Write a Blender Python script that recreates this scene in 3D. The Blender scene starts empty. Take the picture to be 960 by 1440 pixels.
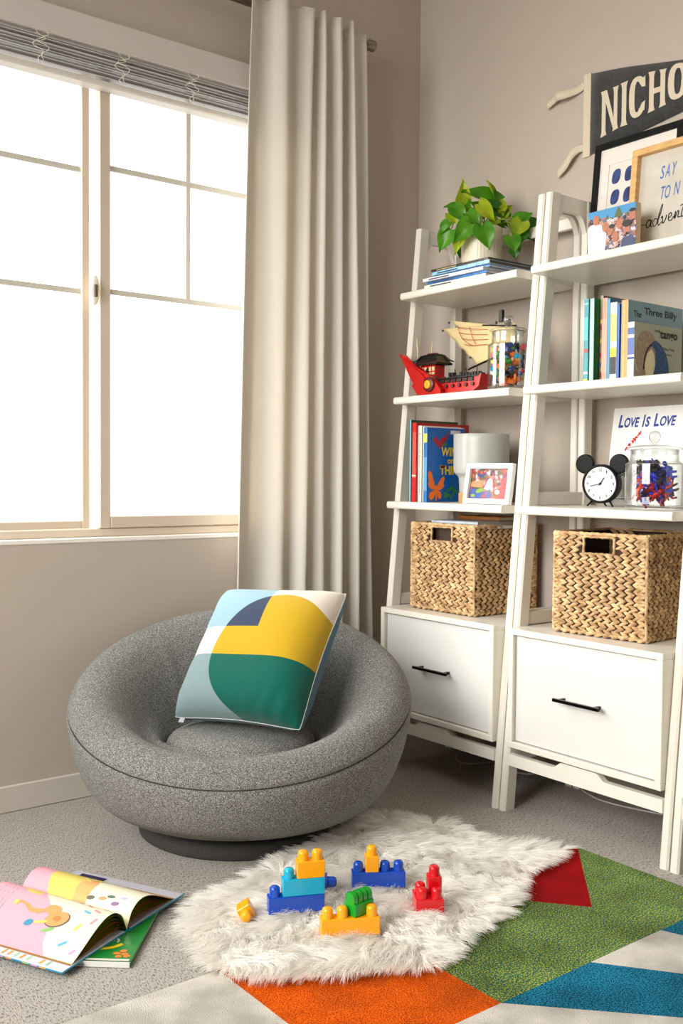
import bpy, math, random
import numpy as np
from mathutils import Vector, Matrix, noise as mnoise
random.seed(7); np.random.seed(7)
PI = math.pi
S = bpy.context.scene
COL = S.collection

# ------------------------------------------------------------------ mesh builder
class M:
    def __init__(s): s.v=[]; s.f=[]; s.mi=[]; s.sm=[]
    def add(s, vs, fs, mi=0, smooth=False, T=None):
        b=len(s.v)
        if T is not None: vs=[tuple(T@Vector(v)) for v in vs]
        s.v+= [tuple(v) for v in vs]
        for f in fs: s.f.append(tuple(b+i for i in f)); s.mi.append(mi); s.sm.append(smooth)
        return s
    def box(s, x0,x1,y0,y1,z0,z1, mi=0, T=None, bev=0.0):
        if bev<=0:
            vs=[(x,y,z) for x in (x0,x1) for y in (y0,y1) for z in (z0,z1)]
            fs=[(0,1,3,2),(4,6,7,5),(0,4,5,1),(2,3,7,6),(0,2,6,4),(1,5,7,3)]
            return s.add(vs,fs,mi,False,T)
        # chamfered/rounded box through superellipsoid-free approach: 24 verts
        b=min(bev,(x1-x0)/2.01,(y1-y0)/2.01,(z1-z0)/2.01)
        vs=[];idx={}
        X=(x0,x1);Y=(y0,y1);Z=(z0,z1)
        for i in (0,1):
            for j in (0,1):
                for k in (0,1):
                    sx=1-2*i; sy=1-2*j; sz=1-2*k
                    for a in range(3):
                        p=[X[i]+sx*b,Y[j]+sy*b,Z[k]+sz*b]; p[a]=(X[i],Y[j],Z[k])[a]
                        idx[(i,j,k,a)]=len(vs); vs.append(tuple(p))
        fs=[]
        for a in range(3):
            for e in (0,1):
                o=[q for q in range(3) if q!=a]
                loop=[]
                for (m,n) in ((0,0),(1,0),(1,1),(0,1)):
                    c=[0,0,0]; c[a]=e; c[o[0]]=m; c[o[1]]=n
                    loop.append(idx[(c[0],c[1],c[2],a)])
                if (e==0)!=(a==1): loop=loop[::-1]
                fs.append(tuple(loop))
        for a in range(3):   # edges along axis a
            o=[q for q in range(3) if q!=a]
            for m in (0,1):
                for n in (0,1):
                    c0=[0,0,0]; c0[o[0]]=m; c0[o[1]]=n; c1=list(c0); c1[a]=1
                    l=[idx[(*c0,o[0])],idx[(*c0,o[1])],idx[(*c1,o[1])],idx[(*c1,o[0])]]
                    fs.append(tuple(l))
        for i in (0,1):
            for j in (0,1):
                for k in (0,1):
                    fs.append((idx[(i,j,k,0)],idx[(i,j,k,1)],idx[(i,j,k,2)]))
        return s.add(vs,fs,mi,False,T)
    def grid(s, P, mi=0, smooth=True, cu=False, cv=False, T=None, flip=False):
        n=len(P); m=len(P[0]); vs=[p for r in P for p in r]; fs=[]
        for i in range(n if cu else n-1):
            for j in range(m if cv else m-1):
                a=i*m+j; b=((i+1)%n)*m+j; c=((i+1)%n)*m+(j+1)%m; d=i*m+(j+1)%m
                fs.append((a,d,c,b) if flip else (a,b,c,d))
        return s.add(vs,fs,mi,smooth,T)
    def lathe(s, prof, n=48, c=(0,0,0), mi=0, smooth=True, T=None, cap0=False, cap1=False):
        P=[[(c[0]+r*math.cos(2*PI*k/n), c[1]+r*math.sin(2*PI*k/n), c[2]+z) for k in range(n)] for r,z in prof]
        s.grid(P,mi,smooth,False,True,T,flip=True)
        b=len(s.v)-n*len(prof)
        if cap0: s.f.append(tuple(b+k for k in range(n))[::-1]); s.mi.append(mi); s.sm.append(False)
        if cap1: s.f.append(tuple(len(s.v)-n+k for k in range(n))); s.mi.append(mi); s.sm.append(False)
        return s
    def tube(s, pts, r, n=8, mi=0, smooth=True, T=None, caps=True, closed=False):
        pts=[Vector(p) for p in pts]; N=len(pts); R=r if isinstance(r,(list,tuple)) else [r]*N
        P=[]; up=None
        for i,p in enumerate(pts):
            if closed: t=(pts[(i+1)%N]-pts[i-1])
            else: t=(pts[min(i+1,N-1)]-pts[max(i-1,0)])
            if t.length<1e-9: t=Vector((0,0,1))
            t.normalize()
            if up is None:
                up=t.orthogonal().normalized()
            up=(up-t*up.dot(t)); up=up.normalized() if up.length>1e-6 else t.orthogonal().normalized()
            b=t.cross(up)
            P.append([tuple(p+(up*math.cos(2*PI*k/n)+b*math.sin(2*PI*k/n))*R[i]) for k in range(n)])
        s.grid(P,mi,smooth,closed,True,T)
        if caps and not closed:
            b0=len(s.v)-N*n
            s.f.append(tuple(b0+k for k in range(n))[::-1]); s.mi.append(mi); s.sm.append(False)
            s.f.append(tuple(len(s.v)-n+k for k in range(n))); s.mi.append(mi); s.sm.append(False)
        return s
    def cyl(s, p0,p1,r,n=24,mi=0,smooth=True,T=None): return s.tube([p0,p1],r,n,mi,smooth,T)
    def prism(s, poly, w0, w1, O=(0,0,0), U=(1,0,0), V=(0,0,1), W=None, mi=0, smooth=False, T=None):
        """extrude a 2D outline (u,v) along W from w0 to w1"""
        O=Vector(O);U=Vector(U);V=Vector(V);W=Vector(W) if W is not None else U.cross(V)
        n=len(poly)
        vs=[tuple(O+U*a+V*b+W*w) for w in (w0,w1) for a,b in poly]
        fs=[tuple(range(n))[::-1],tuple(range(n,2*n))]+[(i,(i+1)%n,n+(i+1)%n,n+i) for i in range(n)]
        return s.add(vs,fs,mi,smooth,T)
    def ell(s, c, r, n=12, m=8, mi=0, T=None, R=None):
        P=[]
        for i in range(m+1):
            th=PI*i/m
            row=[]
            for k in range(n):
                v=Vector((r[0]*math.sin(th)*math.cos(2*PI*k/n), r[1]*math.sin(th)*math.sin(2*PI*k/n), -r[2]*math.cos(th)))
                if R is not None: v=R@v
                row.append((c[0]+v[0],c[1]+v[1],c[2]+v[2]))
            P.append(row)
        return s.grid(P,mi,True,False,True,T,flip=True)
    def build(s, name, mats, parent=None, fix=True):
        me=bpy.data.meshes.new(name)
        me.from_pydata(s.v,[],s.f)
        if not isinstance(mats,(list,tuple)): mats=[mats]
        for m in mats: me.materials.append(m)
        me.polygons.foreach_set('material_index',s.mi)
        me.polygons.foreach_set('use_smooth',s.sm)
        me.update()
        if fix and len(s.f)<60000:
            import bmesh
            b=bmesh.new(); b.from_mesh(me); bmesh.ops.recalc_face_normals(b,faces=b.faces); b.to_mesh(me); b.free()
        o=bpy.data.objects.new(name,me); COL.objects.link(o)
        if parent is not None: o.parent=parent
        return o

def empty(name, loc=(0,0,0), rz=0.0, rot=None):
    o=bpy.data.objects.new(name,None); COL.objects.link(o); o.location=loc
    o.rotation_euler=rot if rot else (0,0,rz); o.empty_display_size=.05
    return o
def tag(o,label,cat,group=None,kind=None):
    o['label']=label
    if cat: o['category']=cat
    if group: o['group']=group
    if kind: o['kind']=kind
    return o
def thing(name,label,cat,loc=(0,0,0),rz=0.0,group=None,rot=None):
    return tag(empty(name,loc,rz,rot),label,cat,group)
def kids(o): return [c for c in bpy.data.objects if c.parent==o]
def copy_tree(o,parent=None):
    c=o.copy(); COL.objects.link(c)
    if parent is not None: c.parent=parent
    for ch in kids(o): copy_tree(ch,c)
    return c

# ------------------------------------------------------------------ materials
def lin(c):
    if isinstance(c,str):
        c=c.lstrip('#'); c=[int(c[i:i+2],16)/255 for i in (0,2,4)]
    return tuple(x/12.92 if x<=.04045 else ((x+.055)/1.055)**2.4 for x in c)+(1.0,)
MC={}
def mat(name,color,rough=.5,var=0.0,vscale=20,bump=0.0,bscale=200,coat=0.0,metal=0.0,spec=.5,sheen=0.0,bstretch=None,detail=3,c2=None,island=0.0,emit=None,bdist=.002):
    m=bpy.data.materials.new(name); m.use_nodes=True; nt=m.node_tree; N=nt.nodes; L=nt.links
    b=N['Principled BSDF']
    b.inputs['Base Color'].default_value=lin(color); b.inputs['Roughness'].default_value=rough
    b.inputs['Metallic'].default_value=metal; b.inputs['Specular IOR Level'].default_value=spec
    b.inputs['Coat Weight'].default_value=coat; b.inputs['Coat Roughness'].default_value=.08
    b.inputs['Sheen Weight'].default_value=sheen
    tc=N.new('ShaderNodeTexCoord')
    def mapped(stretch):
        mp=N.new('ShaderNodeMapping'); L.new(tc.outputs['Object'],mp.inputs[0])
        if stretch: mp.inputs['Scale'].default_value=stretch
        return mp.outputs[0]
    if var>0 or c2:
        n=N.new('ShaderNodeTexNoise'); n.inputs['Scale'].default_value=vscale; n.inputs['Detail'].default_value=detail
        L.new(mapped(bstretch),n.inputs['Vector'])
        r=N.new('ShaderNodeValToRGB'); L.new(n.outputs['Fac'],r.inputs[0])
        c=lin(color)
        a=tuple(min(1,x*(1-var)) for x in c[:3])+(1,); d=lin(c2) if c2 else tuple(min(1,x*(1+var)) for x in c[:3])+(1,)
        if c2: a=c
        r.color_ramp.elements[0].position=.35; r.color_ramp.elements[0].color=a
        r.color_ramp.elements[1].position=.65; r.color_ramp.elements[1].color=d
        col=r.outputs[0]
        L.new(col,b.inputs['Base Color'])
    if island>0:
        g=N.new('ShaderNodeNewGeometry'); hs=N.new('ShaderNodeHueSaturation')
        mr=N.new('ShaderNodeMapRange'); L.new(g.outputs['Random Per Island'],mr.inputs[0]); mr.inputs[3].default_value=1-island; mr.inputs[4].default_value=1+island
        L.new(mr.outputs[0],hs.inputs['Value'])
        src=b.inputs['Base Color'].links[0].from_socket if b.inputs['Base Color'].links else None
        if src: L.new(src,hs.inputs['Color'])
        else: hs.inputs['Color'].default_value=lin(color)
        L.new(hs.outputs[0],b.inputs['Base Color'])
    if bump>0:
        n=N.new('ShaderNodeTexNoise'); n.inputs['Scale'].default_value=bscale; n.inputs['Detail'].default_value=2
        L.new(mapped(bstretch),n.inputs['Vector'])
        bp=N.new('ShaderNodeBump'); bp.inputs['Strength'].default_value=bump; bp.inputs['Distance'].default_value=bdist
        L.new(n.outputs['Fac'],bp.inputs['Height']); L.new(bp.outputs[0],b.inputs['Normal'])
    return m
def glassmat(name,tint=(1,1,1),rough=.02,refl=1.0):
    """thin clear glass: transparent + fresnel gloss"""
    m=bpy.data.materials.new(name); m.use_nodes=True; nt=m.node_tree; N=nt.nodes; L=nt.links; N.clear()
    o=N.new('ShaderNodeOutputMaterial'); t=N.new('ShaderNodeBsdfTransparent'); t.inputs[0].default_value=(*tint,1)
    g=N.new('ShaderNodeBsdfGlossy'); g.inputs['Roughness'].default_value=rough
    lw=N.new('ShaderNodeLayerWeight'); pw=N.new('ShaderNodeMath'); pw.operation='POWER'; pw.inputs[1].default_value=4.0; L.new(lw.outputs['Facing'],pw.inputs[0])
    mul=N.new('ShaderNodeMath'); mul.operation='MULTIPLY_ADD'; mul.inputs[1].default_value=.85*refl; mul.inputs[2].default_value=.045*refl; L.new(pw.outputs[0],mul.inputs[0])
    x=N.new('ShaderNodeMixShader'); L.new(mul.outputs[0],x.inputs[0]); L.new(t.outputs[0],x.inputs[1]); L.new(g.outputs[0],x.inputs[2]); L.new(x.outputs[0],o.inputs[0])
    return m
def addtrans(m,color,w):
    """mix translucency into a cloth or leaf material"""
    nt=m.node_tree; N=nt.nodes; L=nt.links; b=N['Principled BSDF']; out=[n for n in N if n.type=='OUTPUT_MATERIAL'][0]
    t=N.new('ShaderNodeBsdfTranslucent'); t.inputs[0].default_value=lin(color)
    x=N.new('ShaderNodeMixShader'); x.inputs[0].default_value=w
    L.new(b.outputs[0],x.inputs[1]); L.new(t.outputs[0],x.inputs[2]); L.new(x.outputs[0],out.inputs[0])
    return m
# node expression helper for patterned cloth
class Ex:
    def __init__(s,nt,sock): s.nt=nt; s.s=sock
    def op(s,o,b=None,c=None):
        n=s.nt.nodes.new('ShaderNodeMath'); n.operation=o
        s.nt.links.new(s.s,n.inputs[0])
        for i,x in ((1,b),(2,c)):
            if x is None: continue
            if isinstance(x,Ex): s.nt.links.new(x.s,n.inputs[i])
            else: n.inputs[i].default_value=x
        return Ex(s.nt,n.outputs[0])
    def __add__(s,b): return s.op('ADD',b)
    def __sub__(s,b): return s.op('SUBTRACT',b)
    def __mul__(s,b): return s.op('MULTIPLY',b)
    def gt(s,b): return s.op('GREATER_THAN',b)
    def lt(s,b): return s.op('LESS_THAN',b)
def mixc(nt,fac,a,b):
    n=nt.nodes.new('ShaderNodeMix'); n.data_type='RGBA'
    nt.links.new(fac.s,n.inputs[0])
    for i,x in ((6,a),(7,b)):
        if hasattr(x,'is_linked') or hasattr(x,'node'): nt.links.new(x,n.inputs[i])
        else: n.inputs[i].default_value=x
    return n.outputs[2]

# ------------------------------------------------------------------ lettering
_tc={}
def text_geo(t,bold=0.0):
    k=(t,bold)
    if k in _tc: return _tc[k]
    c=bpy.data.curves.new('t','FONT'); c.body=t; c.size=1; c.offset=bold; c.resolution_u=3
    o=bpy.data.objects.new('t',c); COL.objects.link(o)
    dg=bpy.context.evaluated_depsgraph_get(); me=bpy.data.meshes.new_from_object(o.evaluated_get(dg))
    vs=[(v.co.x,v.co.y) for v in me.vertices]; fs=[tuple(p.vertices) for p in me.polygons]
    bpy.data.objects.remove(o); bpy.data.curves.remove(c); bpy.data.meshes.remove(me)
    x0=min(v[0] for v in vs);x1=max(v[0] for v in vs);y0=min(v[1] for v in vs);y1=max(v[1] for v in vs)
    vs=[((x-x0)/max(x1-x0,1e-6),(y-y0)/max(y1-y0,1e-6)) for x,y in vs]
    _tc[k]=(vs,fs); return _tc[k]
def put_text(mb,t,O,U,V,w,h,shear=0.0,bold=0.0,mi=0,lift=0.0006):
    """lay lettering on a plane: O lower-left corner, U and V unit directions"""
    O=Vector(O);U=Vector(U).normalized();V=Vector(V).normalized();W=U.cross(V)
    vs,fs=text_geo(t,bold)
    mb.add([tuple(O+U*(x*w+y*h*shear)+V*(y*h)+W*lift) for x,y in vs],fs,mi)
def blob(n,rx,ry,cx=0,cy=0,a=0,jit=0.0):
    return [(cx+rx*math.cos(t)*math.cos(a)-ry*math.sin(t)*math.sin(a), cy+rx*math.cos(t)*math.sin(a)+ry*math.sin(t)*math.cos(a))
            for t in [2*PI*k/n for k in range(n)] for _ in (0,)] if jit==0 else \
           [(cx+(1+jit*random.uniform(-1,1))*rx*math.cos(t),cy+(1+jit*random.uniform(-1,1))*ry*math.sin(t)) for t in [2*PI*k/n for k in range(n)]]
def flat(mb,poly,O,U,V,mi=0,lift=.0004):
    O=Vector(O);U=Vector(U).normalized();V=Vector(V).normalized();W=U.cross(V)
    mb.add([tuple(O+U*a+V*b+W*lift) for a,b in poly],[tuple(range(len(poly)))],mi)
def stroke(mb,pts,wd,O,U,V,mi=0,lift=.0006):
    """ribbon of width wd along 2D points on a plane"""
    O=Vector(O);U=Vector(U).normalized();V=Vector(V).normalized();W=U.cross(V)
    n=len(pts); vs=[]
    ws=wd if isinstance(wd,(list,tuple)) else [wd]*n
    for i,(a,b) in enumerate(pts):
        p=pts[max(i-1,0)];q=pts[min(i+1,n-1)]; dx,dy=q[0]-p[0],q[1]-p[1]; l=math.hypot(dx,dy) or 1
        nx,ny=-dy/l*ws[i]/2,dx/l*ws[i]/2
        for s in (1,-1): vs.append(tuple(O+U*(a+s*nx)+V*(b+s*ny)+W*lift))
    mb.add(vs,[(2*i,2*i+1,2*i+3,2*i+2) for i in range(n-1)],mi)
def smooth_pts(pts,k=6):
    """Catmull-Rom through points of any dimension"""
    out=[]; n=len(pts)
    for i in range(n-1):
        p0=pts[max(i-1,0)];p1=pts[i];p2=pts[i+1];p3=pts[min(i+2,n-1)]
        for j in range(k):
            t=j/k
            out.append(tuple(.5*((2*b)+(-a+c)*t+(2*a-5*b+4*c-d)*t*t+(-a+3*b-3*c+d)*t**3) for a,b,c,d in zip(p0,p1,p2,p3)))
    out.append(tuple(pts[-1])); return out
SKY=3.6; WEST=15.0; EXPO=0.13

# ================================================================== materials used in many places
WALL=mat('wall_paint',(.735,.69,.645),.7,bump=.35,bscale=260,spec=.25)
CEIL=mat('ceiling_paint',(.93,.92,.90),.8,bump=.2,bscale=150)
TRIM=mat('trim_paint',(.80,.77,.73),.45)
WHITE=mat('white_lacquer',(.885,.868,.825),.32,spec=.5)
DRAWER=mat('drawer_lacquer',(.85,.85,.835),.34)
ALMOND=mat('almond_vinyl',(.80,.745,.67),.42)
BLACK=mat('black_satin',(.018,.018,.020),.6,spec=.25)
# ---- carpet
def carpet_mat():
    m=bpy.data.materials.new('ribbed_carpet'); m.use_nodes=True; nt=m.node_tree; N=nt.nodes; L=nt.links; b=N['Principled BSDF']
    b.inputs['Roughness'].default_value=.95; b.inputs['Specular IOR Level'].default_value=.1
    tc=N.new('ShaderNodeTexCoord')
    def nz(scale,st,det=2):
        mp=N.new('ShaderNodeMapping'); L.new(tc.outputs['Object'],mp.inputs[0]); mp.inputs['Scale'].default_value=st
        n=N.new('ShaderNodeTexNoise'); n.inputs['Scale'].default_value=scale; n.inputs['Detail'].default_value=det; L.new(mp.outputs[0],n.inputs['Vector']); return n.outputs['Fac']
    a=nz(330,(1.2,.34,1),2); c=nz(900,(1,.8,1),1); d=nz(3,(1,1,1),2)
    r=N.new('ShaderNodeValToRGB'); L.new(a,r.inputs[0])
    r.color_ramp.elements[0].position=.33; r.color_ramp.elements[0].color=lin((.47,.445,.42))
    r.color_ramp.elements[1].position=.47; r.color_ramp.elements[1].color=lin((.77,.745,.715))
    e=r.color_ramp.elements.new(.7); e.color=lin((.84,.82,.79))
    r2=N.new('ShaderNodeValToRGB'); L.new(c,r2.inputs[0]); r2.color_ramp.elements[0].position=.3; r2.color_ramp.elements[0].color=(.72,.72,.72,1); r2.color_ramp.elements[1].position=.6
    mx=N.new('ShaderNodeMix'); mx.data_type='RGBA'; mx.blend_type='MULTIPLY'; mx.inputs[0].default_value=1
    L.new(r.outputs[0],mx.inputs[6]); L.new(r2.outputs[0],mx.inputs[7])
    L.new(mx.outputs[2],b.inputs['Base Color'])
    ad=N.new('ShaderNodeMath'); ad.operation='ADD'; L.new(a,ad.inputs[0]); L.new(c,ad.inputs[1])
    bp=N.new('ShaderNodeBump'); bp.inputs['Strength'].default_value=.7; bp.inputs['Distance'].default_value=.004
    L.new(ad.outputs[0],bp.inputs['Height']); L.new(bp.outputs[0],b.inputs['Normal'])
    return m
CARPET=carpet_mat()

# ================================================================== room shell
RX0,RY0,RH=-3.95,-5.2,3.05
def struct(mb,name,m,parent=None,label=None):
    o=mb.build(name,m,parent)
    if parent is None: o['kind']='structure'
    return o
struct(M().box(RX0-.12,.12,RY0-.12,.14,-.12,0),'floor',CARPET)
struct(M().box(RX0-.12,.12,RY0-.12,.14,RH,RH+.1),'ceiling',CEIL)
WX0,WX1,WZ0,WZ1=-1.90,-.63,.785,2.262      # window opening, north wall
struct(M().box(RX0-.12,WX0,0,.14,0,RH).box(WX1,.12,0,.14,0,RH).box(WX0,WX1,0,.14,0,WZ0-.012).box(WX0,WX1,0,.14,WZ1,RH),'wall_north',WALL)
struct(M().box(0,.12,RY0,0,0,RH),'wall_east',WALL)
struct(M().box(RX0,0,RY0-.12,RY0,0,RH),'wall_south',WALL)
VY0,VY1,VZ0,VZ1=-2.5,-.25,.9,2.85           # added window opening, unseen, west wall
struct(M().box(RX0-.12,RX0,RY0-.12,VY0,0,RH).box(RX0-.12,RX0,VY1,.14,0,RH).box(RX0-.12,RX0,VY0,VY1,0,VZ0).box(RX0-.12,RX0,VY0,VY1,VZ1,RH),'wall_west',WALL)
bb=lambda x0,x1,y0,y1:M().box(x0,x1,y0,y1,0,.078,bev=.003)
struct(bb(RX0,0,-.012,0),'baseboard_north',TRIM)
struct(bb(-.012,0,RY0,-.012),'baseboard_east',TRIM)
struct(bb(RX0,0,RY0,RY0+.012),'baseboard_south',TRIM)
struct(bb(RX0,RX0+.012,RY0+.012,-.012),'baseboard_west',TRIM)
PANE=glassmat('window_glass',refl=.08)
MUNT=mat('muntin_white',(.80,.78,.74),.6,spec=.2)
# window 1 : two-lite slider
w1=empty('window_1',(0,0,0)); w1['kind']='structure'
struct(M().box(WX0,WX1,-.003,.11,WZ0-.012,WZ0+.002,bev=.002),'window_sill',mat('sill_paint',(.93,.91,.88),.4),w1)
f=M(); 
f.box(WX0,WX0+.035,.03,.11,WZ0,WZ1,bev=.003).box(WX1-.035,WX1,.03,.11,WZ0,WZ1,bev=.003).box(WX0+.035,WX1-.035,.03,.11,WZ0+.002,WZ0+.028,bev=.003).box(WX0+.035,WX1-.035,.03,.11,WZ1-.03,WZ1,bev=.003)
struct(f,'window_frame',ALMOND,w1)
def sash(x0,x1,z0,z1,y0,y1,wl,wr,wb,vx,hz):
    m=M().box(x0,x0+wl,y0,y1,z0,z1,bev=.0025).box(x1-wr,x1,y0,y1,z0,z1,bev=.0025).box(x0+wl,x1-wr,y0,y1,z0,z0+wb,bev=.0025).box(x0+wl,x1-wr,y0,y1,z1-.035,z1,bev=.0025)
    s=struct(m,'sash',ALMOND,w1); ym=(y0+y1)/2
    struct(M().box(x0+wl-.004,x1-wr+.004,ym-.0015,ym+.0015,z0+wb-.004,z1-.031),'pane',PANE,s)
    g=M()
    for z in hz: g.box(x0+wl,x1-wr,ym-.004,ym+.004,z-.008,z+.008)
    for x in vx: g.box(x-.008,x+.008,ym-.0042,ym+.0042,hz[-1],z1-.03)
    struct(g,'muntin',MUNT,s)
sash(-1.277,WX1-.03,WZ0+.029,WZ1-.02,.022,.049,.036,.036,.036,[-.968,-.70+.0],[1.915,1.540])
sash(WX0+.03,-1.292,WZ0+.022,WZ1-.02,.060,.087,.036,.026,.030,[-1.575],[1.905,1.537])
lk=M(); P=[]
for i in range(7):
    t=i/6; P.append([(-1.294+.0155*math.cos(a)*(1-.35*t*t),.020-.007*t+.0*t,1.536+.046*math.sin(a)*(1-.35*t*t)) for a in [2*PI*k/28 for k in range(28)]])
lk.grid(P,cv=True); lk.f.append(tuple(range(len(lk.v)-28,len(lk.v)))); lk.mi.append(0); lk.sm.append(True)
LKM=mat('latch_enamel',(.93,.90,.84),.3)
lo=struct(lk,'latch',LKM,w1)
struct(M().box(-1.300,-1.289,.006,.0135,1.515,1.552,bev=.002),'latch_lever',mat('latch_slot',(.35,.28,.2),.4),lo)
# window 2 : unseen, added on the west wall to light the room from the left
w2=empty('added_window_2',(0,0,0)); w2['kind']='structure'
f=M()
for a,b in ((VY0,VY0+.05),(VY1-.05,VY1),((VY0+VY1)/2-.03,(VY0+VY1)/2+.03)): f.box(RX0-.09,RX0-.03,a,b,VZ0,VZ1)
f.box(RX0-.09,RX0-.03,VY0,VY1,VZ0,VZ0+.05).box(RX0-.09,RX0-.03,VY0,VY1,VZ1-.05,VZ1)
struct(f,'window_frame',ALMOND,w2)
struct(M().box(RX0-.065,RX0-.062,VY0+.05,VY1-.05,VZ0+.05,VZ1-.05),'pane',PANE,w2)

# ================================================================== venetian blind, raised
BL=mat('blind_slat_paint',(.80,.79,.78),.35,var=.05,vscale=4)
bl=thing('venetian_blind','white slatted venetian blind drawn up in a stack at the window head','blind',(0,0,0))
M().box(WX0-.03,WX1+.03,-.030,-.014,2.243,2.328,bev=.003).build('valance',mat('valance_paint',(.80,.775,.755),.4),bl)
M().box(WX0+.01,WX1-.01,-.010,.030,2.236,2.258).build('head_rail',BL,bl)
z=2.229; k=0
while z>2.162:
    dy=.004*math.sin(k*2.3); tl=.10*math.sin(k*1.7)
    T=Matrix.Translation((0,.006+dy,z))@Matrix.Rotation(tl,4,'X')
    M().box(WX0+.012,WX1-.012,-.024,.024,-.0014,.0014,T=T,bev=.0006).build('slat',BL,bl)
    z-=.0075 if k<5 else .0088; k+=1
M().box(WX0+.012,WX1-.012,-.020,.030,2.136,2.153,bev=.004).build('bottom_rail',mat('rail_paint',(.84,.82,.79),.35),bl)
CORDM=mat('cord_cotton',(.90,.87,.82),.8)
for cx in (-1.74,-1.478,-1.228,-.990,-.755):
    m=M(); R_=random.Random(int(cx*100))
    for s in (-1,1):
        pts=[]
        for i in range(15):
            t=i/14
            pts.append((cx+s*.006+.019*math.sin(t*13+s+R_.uniform(-.4,.4))*(.6+.4*math.sin(t*5)), -.026-.012*abs(math.sin(t*9+s)), 2.240-.092*t))
        m.tube(smooth_pts(pts,5),.0011,5)
    m.build('lift_cord',CORDM,bl)

# ================================================================== curtain and rod
ROD=mat('brushed_nickel',(.62,.57,.52),.33,metal=1.0)
rd=thing('curtain_rod','brushed nickel curtain rod with a capped end, mounted above the window','curtain rod',(0,0,0))
M().cyl((-2.5,-.088,2.49),(-.33,-.088,2.49),.0105,20).build('pole',ROD,rd)
T=Matrix.Translation((-.335,-.088,2.49))@Matrix.Rotation(PI/2,4,'Y')
M().lathe([(.0,0),(.0125,0),(.013,.008),(.019,.012),(.0195,.034),(.017,.037),(0,.037)],32,T=T).build('finial',ROD,rd)
for bx in (-.36,-1.45,-2.4):
    T=Matrix.Translation((bx,-.088,2.478))
    M().box(-.006,.006,-.006,.088,-.004,.004,T=T).box(-.012,.012,.083,.088,-.03,.03,T=T).build('bracket',ROD,rd)
CLOTH=mat('cream_drapery',(.92,.905,.875),.85,bump=.25,bscale=700,bdist=.0006,sheen=.1)
addtrans(CLOTH,(.93,.90,.84),.25)
top=[(-.800,-.104),(-.838,-.142),(-.778,-.106),(-.716,-.152),(-.668,-.106),(-.600,-.150),(-.578,-.104),(-.559,-.150),(-.520,-.104),(-.494,-.150),(-.452,-.104),(-.434,-.150),(-.400,-.106),(-.365,-.120)]
bot=[(-.805,-.035),(-.856,-.085),(-.770,-.048),(-.681,-.092),(-.650,-.046),(-.606,-.105),(-.580,-.046),(-.512,-.105),(-.480,-.046),(-.430,-.105),(-.395,-.046),(-.352,-.105),(-.325,-.046),(-.266,-.080)]
P=[]; NV=46
for j in range(NV):
    t=j/(NV-1); z0=.015; 
    row=[]
    e=t**.8
    cps=[((1-e)*a[0]+e*b[0]+.004*math.sin(i*2.1+t*5),(1-e)*a[1]+e*b[1]+.003*math.sin(i*1.3+t*7)) for i,(a,b) in enumerate(zip(top,bot))]
    sp=smooth_pts(cps,8)
    for i,(x,y) in enumerate(sp):
        zt=2.507+(.010 if y<-.125 else 0)+.004*math.sin(i*.6)
        wr=.0012*math.sin(i*.35+t*40)*math.exp(-((t-.03)/.05)**2)
        row.append((x,y+wr,zt+(z0-zt)*t))
    P.append(row)
cu=M().grid(P).build('curtain',CLOTH)
tag(cu,'floor-length cream cloth curtain hanging in soft folds beside the window','curtain')
sd=cu.modifiers.new('th','SOLIDIFY'); sd.thickness=.0022; sd.offset=0

# ================================================================== colourful geometric rug
def pile(name,c1,c2,sc=260,c3=None):
    m=bpy.data.materials.new(name); m.use_nodes=True; nt=m.node_tree; N=nt.nodes; L=nt.links; b=N['Principled BSDF']
    b.inputs['Roughness'].default_value=.95; b.inputs['Specular IOR Level'].default_value=.12; b.inputs['Sheen Weight'].default_value=.0
    tc=N.new('ShaderNodeTexCoord')
    n=N.new('ShaderNodeTexNoise'); n.inputs['Scale'].default_value=sc; n.inputs['Detail'].default_value=2; L.new(tc.outputs['Object'],n.inputs[0])
    r=N.new('ShaderNodeValToRGB'); L.new(n.outputs['Fac'],r.inputs[0])
    r.color_ramp.elements[0].position=.38; r.color_ramp.elements[0].color=lin(c1); r.color_ramp.elements[1].position=.62; r.color_ramp.elements[1].color=lin(c2)
    if c3:
        e=r.color_ramp.elements.new(.5); e.color=lin(c3)
    w=N.new('ShaderNodeTexNoise'); w.inputs['Scale'].default_value=7; w.inputs['Detail'].default_value=3; L.new(tc.outputs['Object'],w.inputs[0])
    mr=N.new('ShaderNodeMapRange'); mr.inputs[1].default_value=.35; mr.inputs[2].default_value=.65; mr.inputs[3].default_value=.66; mr.inputs[4].default_value=1.2; L.new(w.outputs['Fac'],mr.inputs[0])
    hs=N.new('ShaderNodeHueSaturation'); L.new(r.outputs[0],hs.inputs['Color']); L.new(mr.outputs[0],hs.inputs['Value']); L.new(hs.outputs[0],b.inputs['Base Color'])
    bp=N.new('ShaderNodeBump'); bp.inputs['Strength'].default_value=.9; bp.inputs['Distance'].default_value=.005; L.new(n.outputs['Fac'],bp.inputs['Height']); L.new(bp.outputs[0],b.inputs['Normal'])
    return m
RM=[pile('rug_cream',(.80,.775,.73),(.90,.885,.85),520),pile('rug_green',(.0,.32,.42),(.74,.74,.30),300,(.27,.45,.16)),pile('rug_red',(.52,.01,.03),(.74,.03,.06),520),
    pile('rug_orange',(.68,.20,.0),(.92,.42,.04),360),pile('rug_blue',(.0,.20,.34),(.16,.58,.70),300)]
YT,YM,XR=-1.19,-1.607,-.49
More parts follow.
